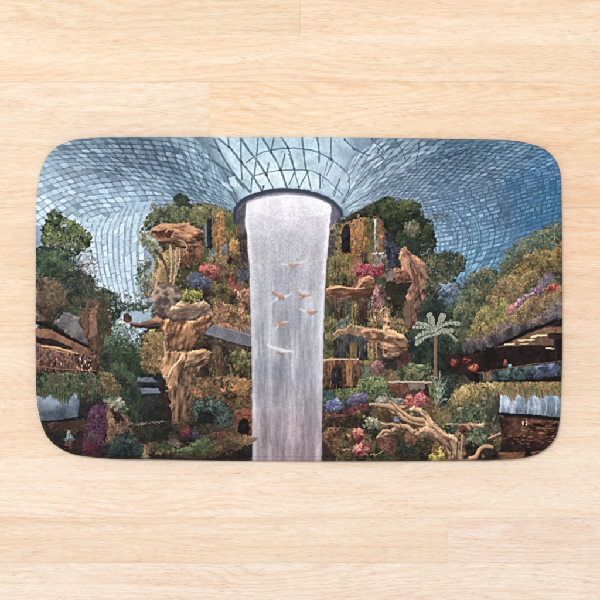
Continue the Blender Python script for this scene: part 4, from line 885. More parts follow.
R([(544, 290), (550, 284), (558, 281), (559, 288), (552, 292), (546, 293)], [(178, 50, 42), (218, 78, 58), (230, 120, 80)], 1.5, jag=0.9, gain=3)
# slab and dark storey
R([(478, 352), (500, 345), (540, 326), (563, 318), (563, 382), (470, 382), (462, 370), (466, 354)], [(24, 16, 18), (40, 26, 26), (54, 36, 32)], 4, jag=0.5)
R([(461, 346), (466, 338), (476, 336), (490, 332), (500, 324), (512, 322), (520, 326), (530, 318), (544, 312), (552, 300), (563, 300), (563, 319), (546, 325), (526, 332), (504, 342), (484, 350), (466, 353)], [(76, 72, 80), (102, 98, 106), (122, 118, 122)], 3, st=2, ang=80, jag=1.2, gain=2.8)
dabs([(462, 340), (480, 330), (500, 322), (512, 320), (528, 316), (546, 300), (562, 292), (562, 304), (546, 316), (530, 326), (514, 326), (496, 334), (474, 342)], [(150, 118, 84), (120, 96, 70), (160, 134, 96), (96, 84, 62), (176, 140, 110)], 340, (0.8, 1.7), 2.4, 85, 25, 0.7)
stroke([(472, 352.5), (494, 348), (512, 339), (524, 333), (544, 325), (563, 318.5)], (24, 18, 22), 2.6, 3.4, jag=0.7)
R([(494, 348), (512, 341), (530, 333), (545, 327.5), (563, 326), (563, 333), (549, 333), (548, 338), (554, 340), (554, 345.5), (530, 345), (506, 346.5)], [(118, 84, 62), (150, 112, 84)], 4, jag=0.5)
for p, w_ in (([(505, 344.5), (514, 343.8)], 1.6), ([(519, 340.3), (534, 339.7)], 1.8), ([(532, 337), (538, 335.5), (546, 335)], 2.6), ([(546, 348), (554, 348.6)], 1.5), ([(520, 344), (528, 343.6)], 1.0)):
    stroke(p, (246, 208, 168), w_, w_ * 0.8, jag=0.4)
R([(503, 366), (504, 359.5), (507, 359.5), (508, 367)], (150, 74, 52), 2, jag=0.4); R([(508.3, 364.5), (511.5, 364), (511.8, 368), (508.3, 368.5)], (84, 190, 222), 2, jag=0.2)
R([(480, 373), (500, 370), (534, 365), (563, 362), (563, 376), (540, 379), (490, 381), (478, 381)], [(36, 48, 54), (56, 80, 84), (78, 108, 104)], 2, jag=0.4, gain=3)
R([(534, 366), (556, 363), (557, 376), (534, 378)], [(52, 64, 90), (84, 100, 134), (110, 124, 150)], 2, jag=0.5, gain=3)
R([(483, 373), (492, 371.5), (491, 381), (483, 381)], [(112, 84, 62), (150, 118, 86)], 2, jag=0.5)
stroke([(478, 373), (500, 369.5), (534, 364), (562, 361)], (166, 106, 84), 1.0, 0.9, op=0.85)
dabs([(484, 374), (532, 368), (532, 380), (484, 382)], [(74, 116, 108), (40, 60, 66), (96, 130, 96)], 70, (0.8, 1.6), 1.4, 60, 40, 0.7)
stroke([(555.5, 330), (556, 364)], (70, 50, 46), 1.2, 1.2, op=0.7)
# lanterns in the dark
R([(446, 354), (466, 353), (474, 356), (470, 374), (462, 376), (446, 370)], [(34, 26, 26), (56, 38, 36)], 3, jag=1.4)
for x, y, s in ((454.5, 363, 4.6), (466, 361, 3.6), (473, 369, 5.0)):
    q = [(x + s * math.cos(t), y + s * 0.95 * math.sin(t)) for t in np.linspace(0, 6.283, 11)[:-1]]
    R(q, [(96, 26, 20), (186, 52, 30), (226, 92, 46)], 1.6, jag=1.8, soft=1.0, gain=3)
# palm with pale fronds
stroke([(436, 330), (435.5, 350), (435.6, 376)], (132, 104, 84), 2.6, 3.2, jag=0.5)
stroke([(435, 334), (434.6, 374)], (160, 128, 104), 0.9, 0.9, op=0.6)
fr = (158, 170, 150)
for p, a, b in (([(435, 330), (432, 322), (429.5, 316)], 3.0, 5.2), ([(436.5, 330), (440, 322), (442.5, 316.5)], 3.0, 5.0), ([(434, 329), (424, 324), (413, 322.5)], 2.0, 3.2), ([(433, 330), (424, 327), (414, 327)], 1.6, 2.4),
                ([(434, 331), (426, 332), (416.5, 337.5)], 2.4, 2.8), ([(434, 335), (426, 336.5), (417, 343.5)], 2.4, 2.2), ([(438, 328), (447, 323.5), (458.5, 323)], 2.2, 3.0), ([(437, 334), (443, 330), (451.5, 330.5)], 2.6, 3.0),
                ([(438, 332), (448, 333), (456, 340)], 1.2, 1.4)):
    stroke(curve(p, 10), fr, a * 1.35, b * 1.35, jag=1.0, op=0.92)
    stroke(curve(p, 10), (190, 198, 180), a * 0.3, b * 0.35, jag=0.4, op=0.7)
    _c = curve(p, 12)
    for q in range(1, 12):
        for sg in (-1, 1):
            tx, ty = _c[q] - _c[q - 1]; l_ = 2.4
            stroke([tuple(_c[q]), (_c[q][0] + tx * 0.9 - sg * ty * 0.9, _c[q][1] + ty * 0.9 + sg * tx * 0.5 + 1.2)], (176, 188, 166) if q % 2 else (120, 138, 116), 1.0, 0.6, op=0.7)
for p in ([(434, 332), (430, 323), (430, 317)], [(437, 332), (440, 324), (441, 318)], [(434, 333), (425, 334)], [(434, 330), (424, 325)]): stroke(p, (92, 108, 86), 0.7, 0.5, op=0.7)
dabs([(414, 320), (458, 320), (456, 332), (438, 334), (418, 346)], [(120, 136, 116), (186, 194, 176), (66, 84, 72)], 80, (0.7, 1.4), 2.0, 80, 30, 0.6)
dabs([(440, 336), (456, 340), (452, 354), (438, 352)], [(96, 104, 80), (70, 82, 66)], 50, (0.8, 1.6), 2.0, 80, 30, 0.6)
# pale leaved plant below
for p in ([(438, 400), (437, 388), (431, 376)], [(438, 400), (439, 386), (440, 372)], [(438, 398), (442, 386), (447, 379)], [(437, 396), (430, 390), (429, 386)], [(439, 396), (444, 392), (447, 389)], [(438, 404), (434, 398), (433, 396)], [(438, 404), (443, 400), (446, 398)]):
    stroke(curve(p, 8), (142, 164, 142), 2.4, 1.2, jag=0.6, op=0.9)
dabs([(430, 374), (446, 374), (446, 402), (432, 402)], [(166, 184, 162), (96, 120, 96), (120, 146, 124)], 80, (0.8, 1.6), 2.0, 90, 50, 0.65)
stroke([(438, 400), (439, 412), (438.5, 418)], (150, 130, 96), 1.0, 0.8, op=0.6)

# driftwood in front
R([(394, 424), (412, 430), (418, 438), (444, 448), (448, 462), (396, 462)], [(36, 36, 30), (62, 58, 42), (84, 72, 48)], 2.2, jag=1)
R([(398, 440), (410, 436), (414, 452), (400, 454)], [(30, 42, 38), (50, 64, 54)], 2.2, jag=1.2)
R([(404, 432), (412, 431), (424, 438), (414, 444), (405, 446)], [(112, 68, 48), (150, 100, 70)], 1.8, st=2, ang=90, jag=1.2)
R([(430, 456), (433, 444), (438, 440), (446, 448), (448, 462), (430, 462)], [(110, 70, 38), (152, 100, 50), (120, 96, 46)], 1.8, st=2, ang=80, jag=0.8, gain=3)
R([(428, 460), (430, 455), (438, 454), (439, 446), (442, 446), (444, 455), (446, 461)], [(150, 136, 34), (190, 172, 52), (210, 196, 84)], 1.5, jag=1, gain=3)
R([(466, 446), (470, 440), (480, 446), (496, 446), (500, 462), (464, 462)], [(30, 28, 26), (50, 46, 38)], 2.2, jag=1)
HARD[0] = True
WD = [(112, 76, 54), (172, 132, 98), (208, 172, 134)]
def limb(pts, w0, w1):
    w0 *= 1.3; w1 *= 1.45
    c = curve(pts, 18)
    stroke([(p[0] + 0.3, p[1] + 0.6) for p in c], (104, 68, 50), w0 + 0.8, w1 + 0.8, op=0.9, jag=0.5)
    stroke(c, (182, 140, 104), w0 * 0.9, w1 * 0.9, jag=0.4)
    stroke([(p[0] - 0.2, p[1] - w0 * 0.18) for p in c], (220, 184, 148), w0 * 0.4, w1 * 0.4, op=0.7, jag=0.5)
limb([(426, 424), (414, 421), (404, 418), (396, 409), (386, 406), (372, 404.5)], 5.0, 1.6)
limb([(424, 420), (412, 418), (400, 410), (394, 404.5)], 4.0, 2.0)
limb([(424, 432), (414, 432), (408, 427), (399, 426), (390, 432), (377, 437.5)], 4.6, 1.6)
limb([(399, 426), (392, 424), (386, 424.5), (380, 422.5)], 2.6, 1.2)
limb([(390, 431), (384, 431), (378, 437)], 2.2, 1.2)
R([(408, 410), (414, 406.5), (421, 408), (427, 413.5), (433, 421), (441, 429), (448, 434), (455, 434.5), (459, 428), (461, 423), (468, 423), (484, 423.5), (482, 427), (472, 428), (466, 433), (464.5, 446), (464, 462), (448, 462), (449, 456), (445, 448), (438, 441), (430, 436), (418, 437), (411, 432), (418, 428), (426, 426), (424, 418), (419, 412)],
  WD, 2.2, st=3, ang=48, jag=0.6, gain=3)
stroke(curve([(410, 409), (417, 408.5), (424, 415), (432, 424), (442, 432)], 14), (226, 190, 154), 1.8, 1.2, op=0.7)
stroke(curve([(416, 434), (426, 428), (434, 430)], 8), (232, 200, 164), 2.6, 1.2, op=0.6)
stroke(curve([(448, 440), (452, 450), (450, 460)], 8), (98, 62, 46), 1.4, 1.2, op=0.8)
stroke(curve([(464, 430), (458, 440), (457, 458)], 8), (84, 54, 42), 1.6, 1.0, op=0.8)
stroke(curve([(462, 434), (461.5, 446), (461, 460)], 8), (206, 164, 124), 1.6, 1.4, op=0.7)
stroke(curve([(462, 424.5), (472, 425), (484, 424)], 8), (206, 172, 136), 1.4, 1.0, op=0.8)
R([(459, 427), (463, 425), (468, 429), (463, 434), (460, 432)], (104, 60, 46), 2, jag=0.6)
stroke(curve([(428, 436), (438, 440), (446, 449), (448, 458)], 10), (112, 70, 50), 2.0, 1.4, op=0.7)
limb([(470, 458.5), (476, 456), (480, 449), (486, 446), (492, 447)], 3.4, 2.0)
limb([(489, 438.5), (495, 435.5), (500, 433.5)], 1.4, 1.2)
stroke([(447, 424), (456, 423.5), (460, 425)], (190, 180, 160), 1.0, 0.8, op=0.7)

HARD[0] = False
def holes(pts, n, size=(0.9, 2.2)):
    r = random.Random(n)
    xs = [p[0] for p in pts]; ys = [p[1] for p in pts]
    for k in range(n):
        px = r.uniform(min(xs), max(xs)); py = r.uniform(min(ys), max(ys)); ins = False
        for i in range(len(pts)):
            ax, ay = pts[i]; bx, by = pts[(i + 1) % len(pts)]
            if (ay > py) != (by > py) and px < (bx - ax) * (py - ay) / (by - ay + 1e-12) + ax: ins = not ins
        if not ins: continue
        col = ROOF0[min(H - 1, int((py - Y0) * S)), min(W - 1, int((px - X0) * S))] * 255
        th = r.uniform(0, 3.14); l_ = r.uniform(0.2, 1.6)
        stroke([(px, py), (px + l_ * math.cos(th), py + l_ * math.sin(th))], col, r.uniform(*size), 0.7, op=0.8, jag=0.8)
holes([(40, 240), (44, 218), (56, 208), (72, 220), (94, 234), (94, 248), (100, 280), (126, 300), (140, 310), (112, 308), (86, 278), (66, 256)], 230)
holes([(108, 300), (136, 292), (154, 300), (150, 322), (136, 350), (112, 344)], 120)
holes([(136, 214), (158, 206), (160, 226), (152, 250), (150, 300), (134, 304)], 150)
holes([(150, 200), (240, 200), (236, 210), (206, 208), (160, 214)], 60, (0.8, 1.6))
holes([(384, 194), (424, 198), (440, 236), (470, 254), (470, 280), (452, 310), (438, 290), (436, 262), (420, 250), (424, 222)], 150)
holes([(446, 310), (452, 286), (480, 262), (512, 236), (563, 218), (563, 238), (520, 254), (496, 276), (470, 300)], 300)
# ---- brushwork: short dabs drag neighbouring colours into each other
plant = (np.abs(CV - ROOF).sum(2) > 0.02)
sat = CV.mean(2, keepdims=True)
chr_ = CV.max(2, keepdims=True) - CV.min(2, keepdims=True)
CV[plant] = (sat * 0.95 + (CV - sat) * (0.90 / (1 + 1.0 * chr_)))[plant]
for q in ((446, 354, 484, 378), (498, 325, 564, 382), (499, 394, 564, 462), (34, 320, 98, 376), (34, 398, 84, 424), (136, 376, 166, 396), (411, 312, 460, 376)):
    plant[int((q[1] - Y0) * S):int((q[3] - Y0) * S), int((q[0] - X0) * S):int((q[2] - X0) * S)] = False
_dx = (fbm(GX / 3.2, GY / 3.2, 501, 3) - 0.5) * 5.0 * S; _dy = (fbm(GX / 3.2, GY / 3.2, 541, 3) - 0.5) * 5.0 * S
_jj = np.clip(np.arange(W)[None, :] + _dx, 0, W - 1).astype(int); _ii = np.clip(np.arange(H)[:, None] + _dy, 0, H - 1).astype(int)
_ok = plant & plant[_ii, _jj]
CV = np.where(_ok[..., None], CV[_ii, _jj], CV)
def drag(n, size, asp, far, op, jit, rng, ok, low=0.0):
    lo = 0
    for k in range(n):
        i = rng.randrange(4, H - 4); j = rng.randrange(4, W - 4)
        if not ok[i, j]: continue
        ii = min(H - 1, max(0, int(i + rng.gauss(0, far) * S))); jj = min(W - 1, max(0, int(j + rng.gauss(0, far) * S)))
        if not ok[ii, jj]: continue
        b_ = rng.uniform(-jit, jit * 1.25)
        col = CV[ii, jj] * (1 + b_) + (np.array([0.035, 0.018, -0.01]) * max(0, b_) / jit if jit > 0.2 else 0)
        s_ = rng.uniform(*size) * S / 2; L = s_ * asp; th = rng.uniform(0, 3.1416)
        e = int(L) + 1
        a, b, c, d = max(0, j - e), min(W, j + e + 1), max(0, i - e), min(H, i + e + 1)
        yy, xx = np.mgrid[c:d, a:b]; yy = yy - i; xx = xx - j
        u = (xx * math.cos(th) + yy * math.sin(th)) / L; v = (-xx * math.sin(th) + yy * math.cos(th)) / s_
        m = np.clip((1 - np.sqrt(u * u + v * v)) * s_ * 0.8 + 0.2, 0, 1)[..., None] * op
        CV[c:d, a:b] += (col - CV[c:d, a:b]) * m
_r = random.Random(99)
drag(9000, (1.4, 3.0), 1.8, 3.6, 0.55, 0.26, _r, plant)
drag(30000, (0.6, 1.3), 2.2, 1.8, 0.65, 0.46, _r, plant)
drag(16000, (0.45, 0.8), 2.4, 1.2, 0.8, 0.62, _r, plant)
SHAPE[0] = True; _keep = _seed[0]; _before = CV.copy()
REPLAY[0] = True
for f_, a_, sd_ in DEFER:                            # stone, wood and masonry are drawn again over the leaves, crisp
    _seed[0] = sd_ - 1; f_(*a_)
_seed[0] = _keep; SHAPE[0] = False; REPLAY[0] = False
_ch = np.clip(np.abs(CV - _before).sum(2, keepdims=True) * 12, 0, 1)
_m = CV.mean(2, keepdims=True)
CV += (_m * 0.97 + (CV - _m) * 0.66 - CV) * _ch
_m = CV.mean(2, keepdims=True); _c = CV.max(2, keepdims=True) - CV.min(2, keepdims=True)
_pl = (np.abs(CV - ROOF0).sum(2, keepdims=True) > 0.02)
CV = np.where(_pl, np.clip(_m + (CV - _m) * 0.94 / (1 + 0.5 * _c), 0.01, 1) ** 1.10 * (np.array([1.03, 0.99, 0.985]) + np.clip(_m - 0.35, 0, 0.5) * np.array([0.28, 0.10, -0.20]) * np.clip((CV[..., :1] - CV[..., 2:]) * 6, 0, 1)), _m * 1.01 + (CV - _m) * np.where(GX > 430, 1.0, 0.88)[..., None]).astype(np.float32)
drag(22000, (0.5, 1.0), 2.0, 0.7, 0.45, 0.20, _r, plant)
for x0_, y0_, x1_, y1_, n_, pl_ in ((325, 298, 372, 328, 60, 0), (325, 362, 360, 388, 34, 1), (206, 346, 252, 378, 60, 0), (352, 222, 384, 262, 60, 2), (330, 256, 352, 286, 36, 0), (336, 334, 366, 358, 20, 1), (212, 214, 244, 256, 60, 2)):
    for k in range(n_):
        x_ = _r.uniform(x0_, x1_); y_ = _r.uniform(y0_, y1_ - 3); l_ = _r.uniform(2, 9)
        c_ = _r.choice([[(92, 98, 60), (52, 56, 40), (128, 112, 70), (36, 34, 30)], [(70, 78, 58), (140, 104, 66), (40, 34, 32)], [(196, 142, 74), (120, 92, 52), (88, 96, 58), (60, 48, 38), (168, 104, 62)]][pl_])
        stroke([(x_, y_), (x_ + _r.uniform(-1, 1), y_ + l_)], c_, _r.uniform(0.7, 1.4), 0.5, op=0.7, jag=0.6)
for k in range(90):
    x_ = _r.uniform(504, 554); y_ = _r.uniform(420, 444)
    stroke([(x_, y_), (x_ + _r.uniform(0.5, 4), y_ + _r.uniform(-0.3, 0.3))], _r.choice([(128, 80, 54), (40, 24, 24), (150, 100, 70), (84, 52, 40), (180, 124, 84)]), _r.uniform(0.6, 1.3), 0.6, op=0.7, jag=0.3)
# a few leaves and blossoms creep back over the stone
dabs([(352, 266), (384, 264), (382, 278), (356, 278)], [(176, 56, 78), (196, 84, 98), (120, 44, 54)], 60, (0.9, 1.8), 1.3, 0, 90, 0.8)
dabs([(180, 290), (204, 290), (200, 303), (184, 303)], [(150, 150, 72), (120, 124, 60), (176, 170, 90)], 60, (0.8, 1.6), 2, 90, 50, 0.8)
dabs([(404, 396), (427, 392), (425, 408), (406, 409)], [(196, 84, 80), (176, 64, 80), (214, 120, 110), (120, 50, 52)], 70, (0.9, 1.7), 1.3, 0, 90, 0.7)
dabs([(370, 318), (404, 322), (404, 333), (372, 330)], [(150, 136, 78), (176, 130, 104), (96, 86, 54)], 45, (0.8, 1.5), 2, 90, 50, 0.7)
drag(9000, (0.6, 1.1), 2.2, 0.8, 0.35, 0.14, _r, ~plant)
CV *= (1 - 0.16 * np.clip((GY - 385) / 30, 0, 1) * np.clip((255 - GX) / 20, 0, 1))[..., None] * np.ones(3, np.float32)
def blur(a, n):
    k = np.exp(-np.linspace(-2, 2, 2 * n + 1) ** 2 / 2); k /= k.sum()
    for ax in (0, 1):
        p_ = np.pad(a, [(n, n) if i == ax else (0, 0) for i in range(3)], mode='edge')
        a = sum(k[i] * (p_[i:i + H] if ax == 0 else p_[:, i:i + W]) for i in range(2 * n + 1))
    return a
CV += (CV - blur(CV, 5)) * np.where(_pl, 0.75, 0.70)
CV = np.clip(CV, 0.02, 0.97).astype(np.float32)
SHAPE[0] = False
# ---- 5. the water
R([(240, 203), (254, 196), (288, 192.5), (320, 196), (338, 208), (336, 216), (240, 216)], [(150, 148, 158), (176, 172, 182)], 3, jag=0.3)
LXp = [(196, 250), (200, 244.5), (206, 242.4), (215, 243.4), (235, 246.8), (268, 249.2), (310, 250.3), (340, 251.3), (400, 252), (467, 252)]
RXp = [(196, 322), (200, 328), (206, 334.5), (213, 333.2), (230, 330), (250, 327.6), (268, 326.2), (293, 325), (340, 323.6), (400, 322.4), (467, 321.6)]
ws = [(288, 202, (226, 224, 232)), (262, 204, (218, 216, 226)), (315, 204, (226, 224, 232)), (288, 214, (206, 204, 214)), (270, 222, (188, 186, 196)), (310, 222, (192, 190, 200)), (288, 240, (168, 166, 176)),
      (265, 250, (172, 170, 180)), (312, 250, (172, 170, 180)), (288, 280, (152, 150, 162)), (262, 300, (160, 160, 170)), (315, 300, (166, 166, 176)), (288, 320, (152, 152, 164)), (262, 340, (150, 150, 160)), (300, 350, (152, 151, 162)),
      (270, 370, (142, 142, 154)), (305, 380, (150, 149, 161)), (265, 400, (142, 138, 148)), (300, 405, (154, 147, 156)), (262, 425, (144, 132, 140)), (295, 425, (152, 138, 146)), (262, 450, (132, 120, 128)), (300, 452, (136, 122, 130)), (325, 440, (140, 126, 136))]
a, b, c, d = box([(238, 190), (338, 467)], 1)
x = GX[c:d, a:b]; y = GY[c:d, a:b]
col = smooth_field(ws, x, y, 1.6)
lx = np.interp(y, [p[0] for p in LXp], [p[1] for p in LXp]); rx = np.interp(y, [p[0] for p in RXp], [p[1] for p in RXp])
jx = (vn(x / 2, y / 5, 301) - 0.5) * 0.8
m = np.clip((x + jx - lx) / 0.9 + 0.5, 0, 1) * np.clip((rx - x + jx) / 0.9 + 0.5, 0, 1)
top = 195.0 + ((x - 288) / 45.0) ** 2 * 9.5 + np.maximum(0, np.abs(x - 288) - 38) ** 2 * 0.12
m *= np.clip((y - top) / 0.9 + 0.5, 0, 1)
u = (x - lx) / (rx - lx)
st = fbm(u * 34, y / 20, 311, 3) - 0.5
st2 = fbm(u * 9 + (vn(x / 20, y / 30, 71) - 0.5) * 2, y / 34, 317, 3) - 0.5
deep = np.clip((y - 230) / 120, 0, 1)
col = col * np.array([1.055, 1.055, 1.035], np.float32) + (st * 0.19 * (0.3 + deep) + st2 * 0.20 * (0.2 + deep))[..., None]
sp = np.clip(vn(x / 0.75, y / 0.85, 331) + vn(x / 1.7, y / 1.7, 337) * 0.6 - 0.8, -1, 1)
col = col + (sp * np.clip(0.20 - np.abs(y - 250) / 520, 0.08, 0.14))[..., None]
# bright edges of the sheet
e1 = np.exp(-((rx - x - 1.8) / 2.2) ** 2) * 0.17 * np.clip(1.5 - (y - 200) / 260, 0.35, 1); e0 = np.exp(-((x - lx - 1.6) / 2.4) ** 2) * 0.13
e2 = np.exp(-((u - 0.93) / 0.03) ** 2) * 0.09 * deep; e3 = np.exp(-((u - 0.26) / 0.04) ** 2) * 0.10 * deep + np.exp(-((u - 0.58) / 0.03) ** 2) * 0.05 * deep + np.exp(-((u - 0.07) / 0.03) ** 2) * 0.06 * deep
col = col + (e1 + e0 + e2 + e3)[..., None]
disc = np.clip(1 - np.abs(((x - 292) / 34) ** 2 + ((y - 207) / 11.5) ** 2 - 1) * 3, 0, 1) * 0.035
col = col + disc[..., None]
line = np.clip(1 - np.abs(y - 408 + (x - 288) * 0.02) / 1.2, 0, 1) * 0.05 * (vn(x / 5, y / 5, 41) + 0.3)
col = col + line[..., None] * np.array([1, .9, .85], np.float32)
CV[c:d, a:b] += (col - CV[c:d, a:b]) * m[..., None]
# rim of the oculus
rim = curve([(236, 222), (235.3, 214), (238, 206), (246, 199), (258, 194.5), (272, 191.5), (288, 190.6), (304, 192), (318, 195.5), (330, 201), (338, 208), (341, 214), (339, 221)], 60)
R([(234, 212), (240, 204), (246, 200), (246, 214), (243, 236), (237, 222)], [(66, 62, 72), (94, 88, 98)], 2.5, jag=0.5)
R([(332, 203), (339, 209), (341, 216), (334, 224), (329, 230), (331, 214)], [(74, 70, 84), (112, 106, 120)], 2.5, jag=0.5)
stroke(rim, (56, 64, 78), 5.0, 4.6, jag=0.4)
stroke([(p[0], p[1] - 1.2) for p in rim], (40, 50, 64), 1.6, 1.6, op=0.7, jag=0.5)
stroke([(p[0] * 0.97 + 288 * 0.03, p[1] + 2.2) for p in rim[4:-4]], (112, 108, 120), 1.6, 1.6, op=0.7, jag=0.5)
stroke(curve([(341, 219), (356, 211), (384, 196.5)], 8), (138, 156, 166), 1.6, 0.8, op=0.8)
# log tip over the water
R([(248, 438), (259, 437), (256, 441), (248, 445)], [(96, 72, 60), (120, 92, 74)], 2, jag=0.5, op=0.9)
# cranes
def bird(body, wings, bcol=(160, 108, 76), wcol=(214, 212, 216)):
    for p, w0, w1 in body: stroke([(q[0] + 0.5, q[1] + 1.0) for q in p], (112, 96, 96), w0, w1, jag=0.3, op=0.6)
    for p, w0, w1 in wings: stroke(curve(p, 8), wcol, w0 * 1.35, w1 * 1.1, jag=0.4, op=0.95)
    for p, w0, w1 in body: stroke(curve(p, 8), bcol, w0, w1, jag=0.5, op=0.85); stroke([(q[0] - 0.2, q[1] - 0.5) for q in curve(p, 8)], (214, 186, 160), w0 * 0.4, w1 * 0.3, jag=0.4, op=0.8)
bird([([(289.5, 264), (293, 265), (298, 263.5)], 2.2, 1.4), ([(291, 266.5), (296, 267)], 1.2, .8)], [([(281.5, 264), (287, 264.6), (291, 262.8)], 1.6, 1.4), ([(295, 263.2), (301, 262.6), (306.5, 259.8)], 1.8, 1.0)], (176, 134, 104))
bird([([(272.5, 292), (277, 294.5), (283, 297.5)], 2.0, 2.8), ([(277, 295), (280, 299)], 2.2, 1.2)], [([(282, 296.5), (287, 296), (290.5, 294)], 2.0, 1.2), ([(278, 298), (274, 301), (270.5, 304)], 2.0, 1.0)], (150, 100, 74))
bird([([(300, 294), (304, 295.5), (309, 296)], 2.6, 2.2), ([(300.5, 299), (303, 296)], 1.0, 1.6)], [([(298, 287), (301, 291), (303, 294)], 0.8, 1.4), ([(306, 297), (312, 297.5)], 1.8, 1.0), ([(304, 292), (308, 293)], 1.4, 0.8)], (166, 112, 82))
bird([([(308, 311.5), (312, 311.8), (317, 310.5)], 2.2, 1.4), ([(310, 314), (314, 312.5)], 1.2, 1.4)], [([(300.5, 308.5), (304, 311), (309, 311)], 1.4, 1.8), ([(314, 310.5), (321, 310.2)], 1.6, 1.0)], (168, 118, 88))
bird([([(277, 319), (281, 322.5), (284, 324)], 1.6, 2.4), ([(276, 325), (281, 324)], 1.6, 1.8), ([(281, 325), (283, 328)], 1.2, 0.8)], [([(283, 322), (288.5, 321.5)], 1.4, 0.9), ([(278, 325), (275, 330)], 1.4, 0.8)], (178, 128, 96))
bird([([(277, 352), (283, 353.6)], 2.0, 1.4), ([(282, 347), (286, 349)], 1.2, 1.2)], [([(268, 344.8), (272, 347), (278, 349), (284, 350)], 1.8, 2.8), ([(282, 350.5), (288, 351), (294, 352)], 2.6, 1.2)], (150, 110, 86), (222, 220, 222))
dabs([(307, 248), (320, 248), (320, 256), (307, 256)], [(176, 150, 146), (196, 172, 160)], 20, (0.9, 1.6), 1.5, 0, 90, 0.5)

top_l = None
# overall dye variation, small like brushwork
g1 = fbm(GX / 1.3, GY / 1.3, 401, 2) - 0.5
g2 = fbm(GX / 4.0, GY / 3.2, 409, 2) - 0.5
lum = CV.mean(2)
wm = np.zeros((H, W), np.float32); wm[c:d, a:b] = m
amp = (0.12 - 0.08 * wm)
CV *= (1 + (g1 * amp * 1.5 + g2 * amp * 0.9))[..., None]
CV = np.clip(CV * 1.03 + 0.012, 0.03, 0.97)

# ------------------------------------------------------------------ the mat as a body
OUT_T = 0.0115                               # thickness, metres
def Tt(x): return np.interp(x, [30, 100, 300, 400, 490, 570], [136.8, 136.6, 136.6, 138.0, 139.6, 140.4])
def Bb(x): return np.interp(x, [30, 150, 220, 300, 400, 470, 570], [459.2, 459.6, 460.6, 461.4, 461.3, 460.5, 459.6])
left_o = [(110, 136.7), (90, 138.0), (80, 139), (70, 141), (60, 144.8), (52, 151), (45, 160), (41, 170), (38.3, 182), (36.4, 200), (35.8, 225), (35.6, 300), (35.6, 350), (35.9, 380), (36.7, 398), (39.2, 415), (42.5, 426.7),
          (46.7, 435.8), (53.3, 443.3), (63.3, 450), (73.3, 453.8), (85, 456), (103, 457.9), (125, 459.2)]
right_o = [(486, 139.6), (505, 140.1), (516, 141.0), (526, 142.8), (537, 146), (546, 150.2), (553, 156.5), (558, 165), (560.6, 176), (561.4, 197), (561.9, 230), (562.3, 300), (562.3, 350), (561.7, 375), (561, 395), (560, 417), (558, 430), (555, 438.5),
           (549.6, 445.6), (541.7, 451.6), (531.7, 456), (520, 458.4), (503, 459.7), (486, 460.3)]
def nt_curve(o):
    c_ = curve(o, 400)
    t = (c_[:, 1] - Tt(c_[:, 0])) / (Bb(c_[:, 0]) - Tt(c_[:, 0]))
    t = (t - t[0]) / (t[-1] - t[0])
    t = np.maximum.accumulate(t)
    return t + np.arange(len(t)) * 1e-9, c_[:, 0]
tl, xl_ = nt_curve(left_o); tr, xr_ = nt_curve(right_o)
tl /= tl[-1]; tr /= tr[-1]
NR, NC = 652, 1054
# rows crowd towards top and bottom so that the corners stay round
s_ = np.linspace(0, 1, NR); tt = s_ - 0.035 * np.sin(2 * np.pi * s_) / (2 * np.pi) * 5.0
uu = np.linspace(0, 1, NC)
xl = np.interp(tt, tl, xl_); xr = np.interp(tt, tr, xr_)
PX = xl[:, None] + (xr - xl)[:, None] * uu[None, :]
PY = Tt(PX) + (Bb(PX) - Tt(PX)) * tt[:, None]
# distance from the outline, photo pixels
outline = np.concatenate([np.stack([PX[0], PY[0]], 1)[::6], np.stack([PX[:, -1], PY[:, -1]], 1)[::3], np.stack([PX[-1], PY[-1]], 1)[::-6], np.stack([PX[:, 0], PY[:, 0]], 1)[::-3]])
near = (uu[None, :] * (xr - xl)[:, None] < 60) | ((1 - uu[None, :]) * (xr - xl)[:, None] < 60) | (PY < 185) | (PY > 415)
D_ = np.full(PX.shape, 40.0)
qx, qy = PX[near], PY[near]; best = np.full(qx.shape, 1e9)
for i in range(len(outline)):
    ax, ay = outline[i - 1]; ex, ey = outline[i][0] - ax, outline[i][1] - ay
    l2 = ex * ex + ey * ey
    if l2 < 1e-9: continue
    t_ = np.clip(((qx - ax) * ex + (qy - ay) * ey) / l2, 0, 1)
    best = np.minimum(best, (qx - ax - t_ * ex) ** 2 + (qy - ay - t_ * ey) ** 2)
D_[near] = np.minimum(np.sqrt(best), 40)
# profile: rolled edge, a shallow pressed groove by the seam, a faint cushion rise inside
hh = OUT_T * (0.35 + 0.65 * np.sqrt(np.clip(1 - (1 - np.clip(D_ / 3.4, 0, 1)) ** 2, 0, 1)))
side = np.clip((PY - 240) / 60, 0, 1); gd = np.where(PY > 440, 3.8, 5.8)
hh -= 0.0016 * np.exp(-((D_ - gd) / 0.75) ** 2) * side
hh += 0.0006 * (1 - np.exp(-np.clip(D_ - 7, 0, 40) / 9))
hh += 0.00035 * (fbm((PX / 60).astype(np.float32), (PY / 50).astype(np.float32), 77, 2) - 0.5) * np.clip(D_ / 12, 0, 1)

def sample(px, py):
    fx = np.clip((px - X0) * S - 0.5, 0, W - 1.001); fy = np.clip((py - Y0) * S - 0.5, 0, H - 1.001)
    i = fx.astype(int); j = fy.astype(int); a_ = (fx - i)[..., None]; b_ = (fy - j)[..., None]
    return (CV[j, i] * (1 - a_) + CV[j, i + 1] * a_) * (1 - b_) + (CV[j + 1, i] * (1 - a_) + CV[j + 1, i + 1] * a_) * b_
col = sample(PX, PY)

